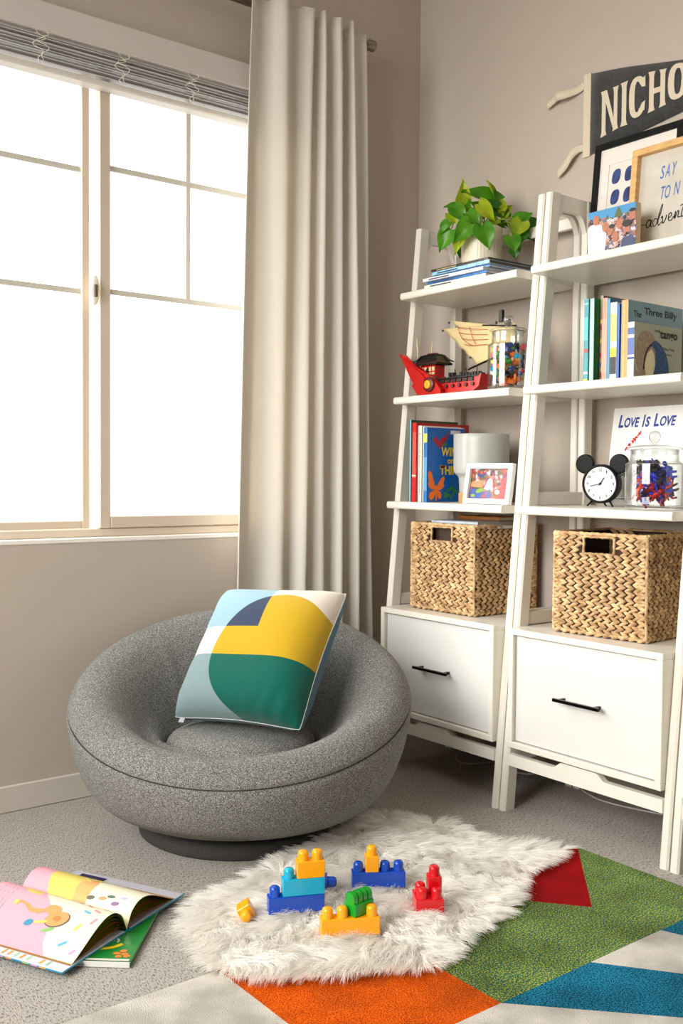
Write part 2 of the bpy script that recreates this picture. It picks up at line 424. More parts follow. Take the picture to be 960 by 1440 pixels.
patches=[(1,[(-.967,YT),(-1.223,YT),(-1.223,YM),(XR,YM),(XR,YT),(-.756,-1.446)]),
 (2,[(XR,YT),(-.756,-1.446),(-.967,YT)]),
 (3,[(-1.575,YT),(-1.575,YM),(-1.223,YM),(-1.223,YT)]),
 (0,[(-2.3,YT),(-2.3,YM),(-1.575,YM),(-1.575,YT)]),
 (4,[(-1.223,YM),(-.89,-1.95),(-.70,-1.95),(-.965,YM)]),
 (0,[(-.965,YM),(-.70,-1.95),(-.60,-1.95),(-.73,YM)]),
 (4,[(-.73,YM),(-.60,-1.95),(XR,-1.95),(XR,YM)]),
 (0,[(-2.3,YM),(-2.3,-2.6),(XR,-2.6),(XR,-1.95),(-.89,-1.95),(-1.223,YM)])]
import bmesh
rm=M(); HT=.0135
def inset(poly,d):
    b=bmesh.new(); vs=[b.verts.new((x,y,0)) for x,y in poly]; fc=b.faces.new(vs); fc.normal_update()
    if fc.normal.z<0: fc.normal_flip(); 
    bmesh.ops.inset_region(b,faces=[fc],thickness=d,use_even_offset=True)
    inner=[(v.co.x,v.co.y) for v in fc.verts]; b.free(); return inner
for mi_,poly in patches:
    a=sum(poly[i][0]*poly[(i+1)%len(poly)][1]-poly[(i+1)%len(poly)][0]*poly[i][1] for i in range(len(poly)))
    if a<0: poly=poly[::-1]
    i1=inset(poly,.0016); i2=inset(poly,.005); n=len(poly)
    # match ordering of the inset loops by nearest vertex
    def match(q): return [min(q,key=lambda p:(p[0]-v[0])**2+(p[1]-v[1])**2) for v in poly]
    i1=match(i1); i2=match(i2)
    vs=[(x,y,.001) for x,y in poly]+[(x,y,.009) for x,y in i1]+[(x,y,HT) for x,y in i2]
    fs=[]
    for i in range(n):
        j=(i+1)%n; fs+= [(i,j,n+j,n+i),(n+i,n+j,2*n+j,2*n+i)]
    fs.append(tuple(range(2*n,3*n)))
    rm.add(vs,fs,mi_)
rm.box(XR,XR+.006,-2.6,YT+.006,.0005,.010,0).box(-2.3,XR,YT,YT+.006,.0005,.010,0)
rug=rm.build('area_rug',RM); tag(rug,'area rug with carved geometric patches of cream, orange, green, red and blue','rug')

# ================================================================== lounge chair
TW=bpy.data.materials.new('grey_tweed'); TW.use_nodes=True
def tweed():
    nt=TW.node_tree; N=nt.nodes; L=nt.links; b=N['Principled BSDF']; b.inputs['Roughness'].default_value=.92; b.inputs['Specular IOR Level'].default_value=.2; b.inputs['Sheen Weight'].default_value=.06
    tc=N.new('ShaderNodeTexCoord')
    def nz(sc,st,d=2):
        mp=N.new('ShaderNodeMapping'); mp.inputs['Scale'].default_value=st; L.new(tc.outputs['Object'],mp.inputs[0])
        n=N.new('ShaderNodeTexNoise'); n.inputs['Scale'].default_value=sc; n.inputs['Detail'].default_value=d; L.new(mp.outputs[0],n.inputs[0]); return n.outputs['Fac']
    a=nz(640,(1,1,.4)); c=nz(640,(.4,.4,1)); e=nz(1000,(1,1,1),1)
    mx=N.new('ShaderNodeMath'); mx.operation='MAXIMUM'; L.new(a,mx.inputs[0]); L.new(c,mx.inputs[1])
    ad=N.new('ShaderNodeMath'); ad.operation='MULTIPLY_ADD'; L.new(e,ad.inputs[0]); ad.inputs[1].default_value=.55; L.new(mx.outputs[0],ad.inputs[2])
    r=N.new('ShaderNodeValToRGB'); L.new(ad.outputs[0],r.inputs[0])
    r.color_ramp.elements[0].position=.66; r.color_ramp.elements[0].color=lin((.18,.18,.175)); r.color_ramp.elements[1].position=.98; r.color_ramp.elements[1].color=lin((.69,.69,.67))
    q=r.color_ramp.elements.new(.82); q.color=lin((.42,.42,.405))
    L.new(r.outputs[0],b.inputs['Base Color'])
    bp=N.new('ShaderNodeBump'); bp.inputs['Strength'].default_value=.6; bp.inputs['Distance'].default_value=.0016; L.new(ad.outputs[0],bp.inputs['Height']); L.new(bp.outputs[0],b.inputs['Normal'])
tweed()
CX,CY=-1.083,-.487; FD=math.atan2(-.79,-.61)      # direction the low front faces
ch=thing('swivel_lounge_chair','round grey tweed swivel chair with a bowl seat, under the window','chair',(CX,CY,0),FD)
# local axes: +x = front. lateral radius a bit larger than the depth radius
def prof(phi):
    c=math.cos(phi); h=.428-.134*c; zw=h-.095; ib=.247
    pts=[(.02,.050),(.20,.050),(.305,.058),(.372,.088),(.424,.05+(zw-.05)*.42),(.456,.05+(zw-.05)*.72),(.471,zw),(.474,zw+.022),(.469,zw+.050),(.455,h-.022),(.430,h-.004),(.395,h-.001),(.355,h-.016),(.310,h-.052-.012*(1-c)),(.268,(h-.095)*.6+ib*.4),(.232,ib+.012),(.216,ib-.020),(.210,ib-.07)]
    return smooth_pts(pts,4)
NP=128; P=[]
for k in range(NP):
    phi=2*PI*k/NP; row=[]
    for i,(r,z) in enumerate(prof(phi)):
        sl=1.0+.0*i
        row.append((r*.945*math.cos(phi),r*math.sin(phi),z))
    P.append(row)
# seam groove just under the widest line, and radial seams over the rim
si=7*4+2
for k in range(NP):
    p=P[k][si]; P[k][si]=(p[0]*.990,p[1]*.990,p[2])
    for d in (-1,1):
        q=P[k][si+d]; P[k][si+d]=(q[0]*1.002,q[1]*1.002,q[2])
for k0 in (0,20,46,82,108):
    for i in range(si+1,len(P[0])-6):
        p=Vector(P[k0][i]); a=Vector(P[k0][i+1])-Vector(P[k0][i-1]); nrm=a.cross(Vector((-math.sin(2*PI*k0/NP),math.cos(2*PI*k0/NP),0))).normalized()
        c=p-nrm*.0035 if (p-nrm*.01-Vector((0,0,.25))).length<(p+nrm*.01-Vector((0,0,.25))).length else p+nrm*.0035
        P[k0][i]=tuple(c)
body=M().grid(P,cu=True).build('bowl_shell',TW,ch)
# piping that follows the seam
M().tube([(P[k][si][0]*1.0045,P[k][si][1]*1.0045,P[k][si][2]) for k in range(NP)],.0016,6,closed=True).build('seam_piping',mat('piping_tweed',(.20,.20,.195),.9),ch)
# loose round seat cushion with a centre seam
sc=[(0.0,.276),(.09,.275),(.15,.271),(.188,.260),(.205,.243),(.207,.225),(.195,.20),(.14,.19),(0.0,.19)]
Q=[]
for k in range(72):
    a=2*PI*k/72; Q.append([(r*.945*math.cos(a),r*math.sin(a),z) for r,z in smooth_pts(sc,4)])
M().grid(Q,cu=True).build('seat_cushion',TW,ch)
BASET=mat('base_fabric',(.22,.215,.21),.9,var=.25,vscale=350,bump=.5,bscale=400)
M().lathe([(.0,.0),(.272,.0),(.282,.006),(.284,.018),(.282,.036),(.272,.043),(.0,.043)],72).build('swivel_base',BASET,ch)
M().lathe([(.10,.042),(.10,.055)],40).build('swivel_plate',BLACK,ch)

# ---- pillow
PS=.435
def pillow_mat():
    m=bpy.data.materials.new('pillow_print'); m.use_nodes=True; nt=m.node_tree; N=nt.nodes; L=nt.links; b=N['Principled BSDF']; b.inputs['Roughness'].default_value=.9; b.inputs['Specular IOR Level'].default_value=.15; b.inputs['Sheen Weight'].default_value=.2
    tc=N.new('ShaderNodeTexCoord'); sp=N.new('ShaderNodeSeparateXYZ'); L.new(tc.outputs['Object'],sp.inputs[0])
    u=Ex(nt,sp.outputs[0])*(1/PS)+.5; v=Ex(nt,sp.outputs[2])*(1/PS)+.5
    d2=((u-.68)*(u-.68))+((v-.44)*(v-.44)); inc=d2.lt(.42**2)
    right=u.gt(.6)*v.lt(.4); inc=(inc+right).gt(.5)
    left=u.lt(.56); hi=v.gt(.60); lo=v.lt(.395)
    blue,cream,greyb=lin((.53,.655,.695)),lin((.84,.80,.75)),lin((.48,.565,.57)); navy,yel,grn=lin((.19,.23,.33)),lin((.72,.585,.09)),lin((.01,.34,.29))
    out=mixc(nt,(hi*left),cream,blue); out=mixc(nt,lo,out,greyb)
    ins=mixc(nt,(hi*left),yel,navy); ins=mixc(nt,lo,ins,grn)
    front=mixc(nt,inc,out,ins)
    side=Ex(nt,sp.outputs[1]).gt(.004); c=mixc(nt,side,front,lin((.30,.45,.55)))
    # woven thread texture
    def wv(ax,sc):
        s=Ex(nt,sp.outputs[ax])*sc; return s.op('SINE')
    n=N.new('ShaderNodeTexNoise'); n.inputs['Scale'].default_value=420; L.new(tc.outputs['Object'],n.inputs[0])
    w=(wv(0,1900)*wv(2,1900))*.5+Ex(nt,n.outputs['Fac'])*1.2
    mr=N.new('ShaderNodeMapRange'); mr.inputs[1].default_value=0; mr.inputs[2].default_value=1.2; mr.inputs[3].default_value=.82; mr.inputs[4].default_value=1.08; L.new(w.s,mr.inputs[0])
    hs=N.new('ShaderNodeHueSaturation'); L.new(c,hs.inputs['Color']); L.new(mr.outputs[0],hs.inputs['Value']); L.new(hs.outputs[0],b.inputs['Base Color'])
    bp=N.new('ShaderNodeBump'); bp.inputs['Strength'].default_value=.5; bp.inputs['Distance'].default_value=.0008; L.new(w.s,bp.inputs['Height']); L.new(bp.outputs[0],b.inputs['Normal'])
    return m
def pil_pt(a,b,sgn):
    # a,b in -1..1 ; concave edges, pulled-out corners
    ea=1-.075*(1-b*b)*abs(a)**3; eb=1-.075*(1-a*a)*abs(b)**3
    rr_=1-.035*(abs(a)*abs(b))**6; x=a*PS/2*ea*rr_; z=b*PS/2*eb*rr_
    th=.088*((1-a**4)*(1-b**4))**.50
    th*=1+.05*math.sin(a*3+b*2)
    cr=.004*math.sin(a*24-b*9)*max(0,(-b-.45))*max(0,a+.1)*2+.003*math.sin(b*18+a*5)*max(0,abs(a)-.6)
    th=th+(cr if th>.006 else 0)
    return (x,sgn*th,z)
NG=44; g=[2*i/NG-1 for i in range(NG+1)]
g=[math.sin(x*PI/2)*.5+x*.5 for x in g]
pm=M().grid([[pil_pt(a,b,-1) for b in g] for a in g]).grid([[pil_pt(a,b,1) for b in g] for a in g],flip=True)
Rx=Matrix.Rotation(math.radians(-38.4),4,'X');Ry=Matrix.Rotation(math.radians(-2.9),4,'Y');Rz=Matrix.Rotation(math.radians(-68.7),4,'Z')
pl=thing('throw_pillow','square cushion printed with a yellow, green and navy circle, leaning in the round chair','pillow',(0,0,0))
pl.rotation_euler=(Rz@Ry@Rx).to_euler(); pl.location=(-1.020,-.487,.470)
pc=pm.build('pillow_cover',pillow_mat(),pl)
loop=[pil_pt(a,-1,0) for a in g]+[pil_pt(1,b,0) for b in g[1:]]+[pil_pt(a,1,0) for a in g[::-1][1:]]+[pil_pt(-1,b,0) for b in g[::-1][1:-1]]
M().tube(loop,.0013,6,closed=True).build('edge_seam',mat('seam_thread',(.80,.80,.77),.9),pl)
M().box(-PS/2+.030,-PS/2+.048,-.006,-.0045,-PS/2-.010,-PS/2+.006).build('care_tag',mat('tag_ribbon',(.62,.64,.68),.6),pl)

# ================================================================== ladder bookcases
LY0,LW,LT,LP=-.2516,.5747,.0262,.579
XF,SL,ZT=-.4093,.0923,1.83
SH=[(1.599,-.330),(1.2465,-.356),(.896,-.381)]; ZB,XB,ZBB=.541,-.4043,.1924
BRONZE=mat('dark_bronze',(.16,.13,.12),.25,metal=.9)
def ladder():
    """origin: floor, y=0 at the outer left face"""
    L_=thing('ladder_bookcase','','bookcase',(0,0,0))
    yi0,yi1=-LT,-LW+LT
    def legp(ya,yb):
        m=M(); D=.046
        c=[(XF,0),(XF+D,0),(XF+D+SL*ZT,ZT),(XF+SL*ZT,ZT)]
        # rounded front edge via an 8 sided section
        b=.005; sec=[(0,ya-0+ -b),(b,ya),(D-b,ya),(D,ya-b),(D,yb+b),(D-b,yb),(b,yb),(0,yb+b)]
        P=[[(XF+SL*z+sx,sy,z) for sx,sy in sec] for z in (0,ZT)]
        m.grid(P,smooth=False,cv=True); m.f.append(tuple(range(8))); m.mi.append(0); m.sm.append(False); m.f.append(tuple(range(8,16))); m.mi.append(0); m.sm.append(False)
        return m
    for ya,yb in ((0,-LT),(yi1,-LW)):
        legp(ya,yb).build('leg',WHITE,L_)
        M().box(-.073,-.036,yb,ya,0,ZT,bev=.003).build('leg',WHITE,L_)
        # curved top rail joining the front and back legs
        x0b=XF+SL*ZT+.036; x1=-.070; poly=[(x0b,ZT-.001),(x1,ZT-.001)]
        for i in range(25):
            t=1-i/24; dr_=.046+.060*max(0,(t-.66)/.34)**2.2+.035*max(0,(.25-t)/.25)**2.2
            poly.append((x0b+(x1-x0b)*t,ZT-dr_))
        m=M(); W0,W1=(ya-.004,yb+.004)
        m.prism(poly,-W0,-W1,O=(0,0,0),U=(1,0,0),V=(0,0,1),W=(0,-1,0)); m.build('side_rail',WHITE,L_)
        for z in (SH[1][0],SH[2][0],ZB,.14):
            h=.020 if z==SH[1][0] else .040
            xa=XF+SL*z+.040
            M().box(xa,-.07,yb+.004,ya-.004,z-.0,z+h,bev=.002).build('side_rail',WHITE,L_)
    M().box(-.066,-.048,yi1,yi0,1.76,1.795,bev=.002).build('back_rail',WHITE,L_)
    for z,xs in SH:
        m=M(); t=.024; n=8
        poly=[(-.045,z-t),(-.045,z)]
        for i in range(n+1):
            a=PI/2+PI*i/n; rr=t/2; poly.append((xs+.007+.007*math.cos(a),z-rr+rr*math.sin(a)))
        m.prism(poly,-yi0,-yi1,U=(1,0,0),V=(0,0,1),W=(0,-1,0)); m.build('shelf',WHITE,L_)
    # drawer box
    t=.018; box=M(); yL,yR=yi0-.0015,yi1+.0015
    def fr(y0,y1,z0,z1): box.box(XB,-.04,y1,y0,z0,z1,bev=.0015)
    fr(yL,yR,ZB-t,ZB); fr(yL,yR,ZBB,ZBB+t); fr(yL,yL-t,ZBB+t,ZB-t); fr(yR+t,yR,ZBB+t,ZB-t)
    box.box(-.05,-.04,yR+t,yL-t,ZBB+t,ZB-t)
    box.build('cabinet_box',WHITE,L_)
    a,b=yL-t-.0025,yR+t+.0025
    dr=M().box(XB+.012,XB+.030,b,a,ZBB+t+.0025,ZB-t-.0025,bev=.0015).build('drawer',DRAWER,L_)
    yc=(yi0+yi1)/2; hz=.366
    h=M().box(XB-.020,XB-.011,yc-.078,yc+.078,hz-.0045,hz+.0045,bev=.001)
    for s in (-1,1): h.box(XB-.013,XB+.013,yc+s*.060-.004,yc+s*.060+.004,hz-.004,hz+.004)
    h.build('handle',BRONZE,dr)
    # shaped apron under the box
    W_=yi0-yi1; za,zc=.136,.188; pl_=[(0,za),(W_,za)]
    def st(u0,u1,z0,z1): return [(u0+(u1-u0)*i/8, z0+(z1-z0)*(.5-.5*math.cos(PI*i/8))) for i in range(9)]
    pl_+= [(W_,.170)]+st(W_*.66,W_*.60,.170,zc)+st(W_*.38,W_*.32,zc,.170)+[(0,.170)]
    M().prism(pl_,0,.020,O=(XF+SL*.15-.002,yi0,0),U=(0,-1,0),V=(0,0,1),W=(1,0,0)).build('apron',WHITE,L_)
    M().box(-.07,-.05,yi1,yi0,.10,.15).build('back_rail',WHITE,L_)
    return L_
lad=ladder(); lads=[lad,copy_tree(lad),copy_tree(lad)]
for k,(l,t) in enumerate(zip(lads,('white ladder bookcase nearest the curtain, with the potted plant on its top shelf','white ladder bookcase holding the framed pictures, its lowest basket half filling the shelf','white ladder bookcase at the edge of the picture, only its slanting front leg in view'))):
    l.location=(0,LY0-k*LP,0); l['label']=t; l['group']='white ladder bookcases along the wall'

# ================================================================== woven baskets
HY=mat('water_hyacinth',(.64,.49,.32),.65,var=.22,vscale=45,bump=.6,bscale=300,c2=(.84,.71,.53),island=.24,bstretch=(1,1,1))
HYD=mat('basket_core',(.20,.12,.07),.85)
def lozenge(m,c,U,V,W,ang,l,w,t):
    """one plump strand of the plait"""
    ca,sa=math.cos(ang),math.sin(ang); A=U*ca+V*sa; B=V*ca-U*sa
    st=[(-.5,.10),(-.36,.62),(-.12,1.0),(.14,.97),(.36,.62),(.5,.12)]
    P=[]
    for s,r in st:
        ctr=c+A*(s*l)+W*(.0008)
        P.append([tuple(ctr+B*(math.cos(q)*w/2*r)+W*(math.sin(q)*t*r)) for q in (0,PI*.25,PI*.5,PI*.75,PI)])
    m.grid(P)
def panel(m,O,U,V,W,w,h,hole=None,rows=15,seed=0):
    R_=random.Random(seed); rh=h/rows; pitch=.0268; n=int(round(w/pitch)); pitch=w/n
    for r in range(rows):
        zc=(r+.5)*rh; ph=R_.random()*pitch
        for k in range(-1,n+1):
            for s in (1,-1):
                u=k*pitch+ph+pitch*.5
                u=min(max(u,.010),w-.010) if -.004<u<w+.004 else u
                if not (.006<u<w-.006): continue
                v=zc+s*rh*.235+R_.uniform(-1,1)*.0007
                if hole and hole[0]-.007<u<hole[1]+.007 and hole[2]-.004<v<hole[3]+.004: continue
                lozenge(m,O+U*u+V*v,U,V,W,s*-R_.uniform(.30,.46),pitch*1.20*R_.uniform(.94,1.08),rh*.56*R_.uniform(.9,1.12),.0058*R_.uniform(.85,1.2))
def basket(label,loc,rz,w=.292,d=.285,h=.281):
    """front face on local -x, centred on local y; origin at the floor of the front-centre"""
    b=thing('woven_basket',label,'basket',loc,rz,'woven storage baskets on the bookcases')
    m=M(); X,Y,Z=Vector((1,0,0)),Vector((0,1,0)),Vector((0,0,1)); hole=(w*.33,w*.66,h-.055,h-.008)
    O=Vector((0,w/2,0)); panel(m,O,-Y,Z,-X,w,h,hole,seed=1)
    m.build('woven_front',HY,b)
    m=M(); panel(m,Vector((0,-w/2,0)),X,Z,-Y,d,h,None,seed=2); m.build('woven_side',HY,b)
    m=M(); panel(m,Vector((d,w/2,0)),-X,Z,Y,d,h,None,seed=3); m.build('woven_side',HY,b)
    m=M(); panel(m,Vector((d,-w/2,0)),Y,Z,X,w,h,hole,seed=4); panel(m,Vector((d-.010,w/2,0)),-Y,Z,-X,w,h,hole,seed=5); m.build('woven_back',HY,b)
    c=M(); e=.0045
    for x0 in (.0006,d-.0065):
        c.box(x0,x0+.006,-w/2+e,w/2-e,.003,hole[2]).box(x0,x0+.006,-w/2+e,w/2-e,hole[3],h-.002)
        c.box(x0,x0+.006,-w/2+e,-w/2+hole[0],hole[2],hole[3]).box(x0,x0+.006,-w/2+hole[1],w/2-e,hole[2],hole[3])
    c.box(.006,d-.006,-w/2+.001,-w/2+.007,.003,h-.002).box(.006,d-.006,w/2-.007,w/2-.001,.003,h-.002).box(.004,d-.004,-w/2+.004,w/2-.004,.003,.008)
    c.build('core',HYD,b)
    rim=M(); R_=random.Random(9)
    def cord(p0,p1,r=.0046):
        p0,p1=Vector(p0),Vector(p1); n=max(int((p1-p0).length/.006),2); pts=[]; rs=[]
        for i in range(n+1):
            t=i/n; p=p0.lerp(p1,t); pts.append(tuple(p+Vector((R_.uniform(-1,1),R_.uniform(-1,1),R_.uniform(-1,1)))*.0008)); rs.append(r*(1+.18*math.sin(i*2.1)))
        rim.tube(pts,rs,6)
    c4=[(0,-w/2),(0,w/2),(d,w/2),(d,-w/2)]
    for i in range(4):
        a,b2=c4[i],c4[(i+1)%4]
        cord((*a,h),(*b2,h),.0052); cord((*a,.006),(*b2,.006)); cord((*a,.004),(*a,h),.0048)
    for x0 in (-.001,):
        y0,y1=w/2-hole[0],w/2-hole[1]
        cord((x0,y0,hole[2]),(x0,y1,hole[2]),.004); cord((x0,y0,hole[2]),(x0,y0,hole[3]),.004); cord((x0,y1,hole[2]),(x0,y1,hole[3]),.004); cord((x0,y0,hole[3]),(x0,y1,hole[3]),.004)
    rim.build('braided_rim',HY,b)
    return b
basket('square woven basket full of picture books, behind the bookcase legs',(-.330,-.497,ZB+.003),0)
basket('square woven basket with an open handle slot, on the cabinet below the alarm clock shelf',(-.329,-1.119,ZB+.003),math.radians(5.0))

# ================================================================== books
PAPER=mat('book_paper',(.90,.88,.82),.85,var=.06,vscale=300,bstretch=(1,1,.01))
def vbook(name,label,x,y0,y1,z,depth,height,cover,spine=None,group=None,deco=None,sdeco=None,sp2=None,lean=0):
    """upright book, spine facing -x, right-hand cover facing -y. y0>y1"""
    t=y0-y1; b=thing(name,label,'book',(x,y0,z),lean,group)
    cm=mat(name+'_cover',cover,.35,coat=.2); smm=mat(name+'_spine',spine,.4,coat=.2) if spine else cm
    m=M().box(0,depth,-.0022,0,0,height,bev=.0006).box(0,depth,-t,-t+.0022,0,height,bev=.0006)
    m.build('cover',cm,b)
    n=6; P=[[(.0022-.0022*math.sin(PI*i/n),-t*i/n,zz) for i in range(n+1)] for zz in (0,height)]
    s=M().grid(P).box(.0005,.0022,-t,0,0,height).build('spine',smm,b)
    M().box(.003,depth-.003,-t+.0022,-.0022,.003,height-.003).build('pages',PAPER,b)
    if sdeco: sdeco(b,s,t,height)
    if deco: deco(b,t,depth,height)
    return b
def spine_text(txt,col,z0,frac=.5,wd=.6,shear=0):
    def f(b,s,t,h):
        m=M(); put_text(m,txt,(-.0003,-t*(.5+wd*.5)+0*t,h*z0+h*frac),(0,0,-1),(0,1,0)if False else (0,1,0),h*frac,t*wd,shear)
        m.v=[(-.0005,y,zz) for x,y,zz in m.v]
        m.build('spine_lettering',mat('ink_spine',col,.5),s)
    return f
def bands(cols):
    def f(b,s,t,h):
        for z0,z1,c in cols:
            M().box(-.0004,.001,-t+.001,-.001,h*z0,h*z1).build('spine_band',mat('band',c,.45),s)
    return f
NEG=(0,-1,0)
# -- "Wings on Things" shelf
z=SH[2][0]+.0005; g1='picture books standing beside the frosted lamp'
vbook('picture_book','tall thin pale blue spine, first of the books beside the frosted lamp',-.340,-.342,-.353,z,.215,.272,(.24,.29,.20),(.50,.74,.80),g1)
vbook('picture_book','large red picture book standing between the pale blue spine and the cream one',-.338,-.3545,-.3755,z,.245,.262,(.70,.08,.09),(.80,.32,.30),g1,
      sdeco=bands([(.0,.30,(.78,.10,.12)),(.88,1.0,(.75,.1,.1)),(.32,.34,(.9,.85,.8))]))
vbook('picture_book','cream spined book between the red one and the blue winged-creature one',-.330,-.376,-.394,z,.18,.252,(.90,.87,.80),(.91,.89,.83),g1,
      sdeco=spine_text('Everybody Knows This World',(.25,.25,.25),.12,.78,.42))
vbook('picture_book','thin white spined book squeezed against the blue winged-creature book',-.326,-.396,-.404,z,.18,.249,(.93,.92,.90),(.80,.80,.78),g1)
def wings(b,t,d,h):
    O=(0,-t,0);U=(1,0,0);V=(0,0,1)
    m=M(); W_=d
    for i,(r,c) in enumerate(((0,0),)):
        pass
    yel=M(); put_text(yel,'WINGS',(.062,-t,.152),U,V,.112,.030,.05,.03); put_text(yel,'on',(.092,-t,.127),U,V,.028,.015,0,.02); put_text(yel,'THINGS',(.058,-t,.090),U,V,.125,.030,-.03,.03)
    yel.build('title_lettering',mat('title_yellow',(.93,.80,.12),.5),b)
    o=M()  # orange winged shapes
    for w_,l_ in (([(.040,.040),(.030,.070),(.020,.098),(.008,.104),(.003,.090),(.008,.070),(.004,.060),(.010,.048),(.024,.040)],.0005),([(.042,.042),(.052,.064),(.064,.078),(.076,.086),(.080,.076),(.074,.064),(.078,.052),(.066,.042),(.054,.038)],.0006),([(.038,.040),(.026,.036),(.012,.030),(.008,.016),(.018,.006),(.030,.012),(.037,.026)],.0007),([(.044,.040),(.056,.036),(.066,.026),(.064,.012),(.054,.008),(.047,.020)],.0008),([(.038,.004),(.044,.004),(.046,.052),(.040,.058),(.036,.050)],.0011)): flat(o,w_,O,U,V,lift=l_)
    flat(o,[(.062,.126),(.07,.118),(.085,.124),(.075,.108),(.066,.112),(.056,.108)],O,U,V,lift=.0006)
    o.build('cover_butterfly',mat('print_orange',(.92,.45,.12),.5),b)
    r=M(); flat(r,[(.022,.205),(.040,.218),(.052,.200),(.062,.214),(.074,.212),(.096,.232),(.090,.208),(.070,.190),(.056,.176),(.044,.186)],O,U,V)
    r.build('cover_bat_print',mat('print_red',(.66,.14,.20),.5),b)
    gm=M()
    for i in range(9): flat(gm,blob(9,.010,.005,.085+.012*(i%5),.018+.012*(i//3)+.004*math.sin(i*2),.6*i),O,U,V,lift=.0005+.00005*i)
    flat(gm,blob(12,.014,.005,.080,.190,.3),O,U,V)
    gm.build('cover_leaves',mat('print_green',(.20,.50,.22),.5),b)
    M().box(.105,.15,-t-.0006,-t,.226,.238).build('price_sticker',mat('sticker',(.85,.85,.85),.5),b)
vbook('picture_book','bright blue picture book with a yellow title and orange butterfly',-.332,-.406,-.423,z,.172,.245,(.03,.36,.68),(.05,.42,.72),g1,deco=wings,
      sdeco=bands([(.80,.92,(.85,.83,.3)),(.15,.6,(.35,.62,.80))]))

# -- row of children's books, right-hand bookcase
z=SH[1][0]+.0005; g2="children's books standing in a row above the alarm clock"
def B(label,x,y0,y1,dep,h,c,s,**k): return vbook('childrens_book',label,x,y0,y1,z,dep,h,c,s,g2,**k)
B('tall teal spined book at the window end of the row above the alarm clock',-.308,-1.037,-1.0525,.22,.232,(.05,.45,.52),(.10,.56,.60),sdeco=lambda b,s,t,h:(spine_text('Green Eggs Story',(.8,.9,.9),.42,.40,.5)(b,s,t,h),bands([(.02,.04,(.9,.8,.2)),(.30,.34,(.75,.2,.2)),(.08,.11,(.9,.9,.9))])(b,s,t,h)) if False else bands([(.02,.04,(.9,.8,.2)),(.36,.40,(.72,.25,.25)),(.10,.125,(.88,.88,.88)),(.50,.78,(.30,.70,.72)),(.93,.95,(.5,.8,.8))])(b,s,t,h))
B('mint spined book with a dark green cover, beside the teal spine',-.306,-1.054,-1.0705,.20,.231,(.05,.42,.20),(.62,.85,.74))
B('thin maroon and yellow patterned spine between the green and salmon books',-.282,-1.072,-1.0825,.21,.240,(.45,.42,.40),(.58,.50,.40),sdeco=bands([(.05,.12,(.45,.05,.12)),(.18,.22,(.2,.3,.6)),(.28,.34,(.7,.1,.2)),(.45,.50,(.8,.65,.1)),(.60,.66,(.6,.05,.12)),(.68,.72,(.85,.7,.15)),(.88,.97,(.45,.6,.35))]))
B('salmon pink spined book in the row above the alarm clock',-.290,-1.084,-1.1035,.215,.230,(.55,.35,.30),(.88,.56,.46),sdeco=bands([(.10,.75,(.90,.62,.54))]))
B('large blue book whose cover rises behind the goat book',-.296,-1.106,-1.1165,.245,.226,(.04,.40,.60),(.20,.55,.68))
B('white and yellow spined book between the large blue book and the thin blue one',-.300,-1.120,-1.142,.19,.212,(.85,.85,.8),(.90,.88,.86),sdeco=bands([(.08,.30,(.15,.15,.15)),(.30,.42,(.90,.75,.15)),(.50,.85,(.94,.82,.45))]))
B('thin blue spine beside the orange spined goat book',-.302,-1.144,-1.1525,.19,.205,(.1,.3,.6),(.16,.38,.72))
def goats(b,t,d,h):
    U=(1,0,0);V=(0,0,1)
    m=M(); put_text(m,'Three Billy',(.070,-t,h-.040),U,V,.150,.026,0,.02); put_text(m,'The',(.022,-t,h-.044),U,V,.035,.018,0,.01)
    put_text(m,'Goats',(.09,-t,h-.078),U,V,.09,.022,0,.02); m.build('title_lettering',mat('title_ink',(.10,.13,.16),.5),b)
B('grey-blue picture book titled Three Billy, with an orange spine',-.300,-1.156,-1.179,.250,.214,(.46,.60,.66),(.90,.60,.34),deco=goats)
def penguin(b,t,d,h):
    O=(0,-t,0);U=(1,0,0);V=(0,0,1)
    m=M(); put_text(m,'tango',(.112,-t,h-.042),U,V,.080,.028,0,.02,lift=.002); put_text(m,'and',(.088,-t,h-.020),U,V,.024,.010); put_text(m,'Makes Three',(.13,-t,h-.066),U,V,.05,.008); put_text(m,'story',(.14,-t,h-.082),U,V,.03,.008)
    m.build('title_lettering',mat('title_ink',(.06,.07,.08),.5),b)
    g=M(); flat(g,blob(24,.050,.060,.052,.070),O,U,V,lift=.0003); flat(g,[(0.002,.0),(.20,.0),(.20,.018),(.002,.022)],O,U,V,lift=.00035); g.build('cover_rock',mat('print_stone',(.60,.53,.44),.6,var=.2,vscale=90),b)
    g=M(); flat(g,[(.052,.004),(.088,.004),(.094,.035),(.088,.070),(.076,.083),(.056,.070),(.046,.04)],O,U,V,lift=.0006); g.build('cover_bird_belly',mat('print_cream',(.86,.82,.68),.6),b)
    g=M(); flat(g,smooth_pts([(.080,.004),(.150,.004),(.154,.04),(.138,.078),(.108,.102),(.085,.106),(.076,.097),(.066,.093),(.080,.090),(.092,.075),(.092,.04),(.080,.004)],4)[:-1],O,U,V,lift=.0009); g.build('cover_bird_back',mat('print_blue_feather',(.16,.30,.46),.6,var=.35,vscale=160),b)
    g=M(); stroke(g,smooth_pts([(.040,.026),(.046,.058),(.060,.084),(.076,.094)],5),.005,O,U,V,lift=.0011); g.build('cover_bird_wing',mat('title_ink',(.08,.1,.12),.6),b)
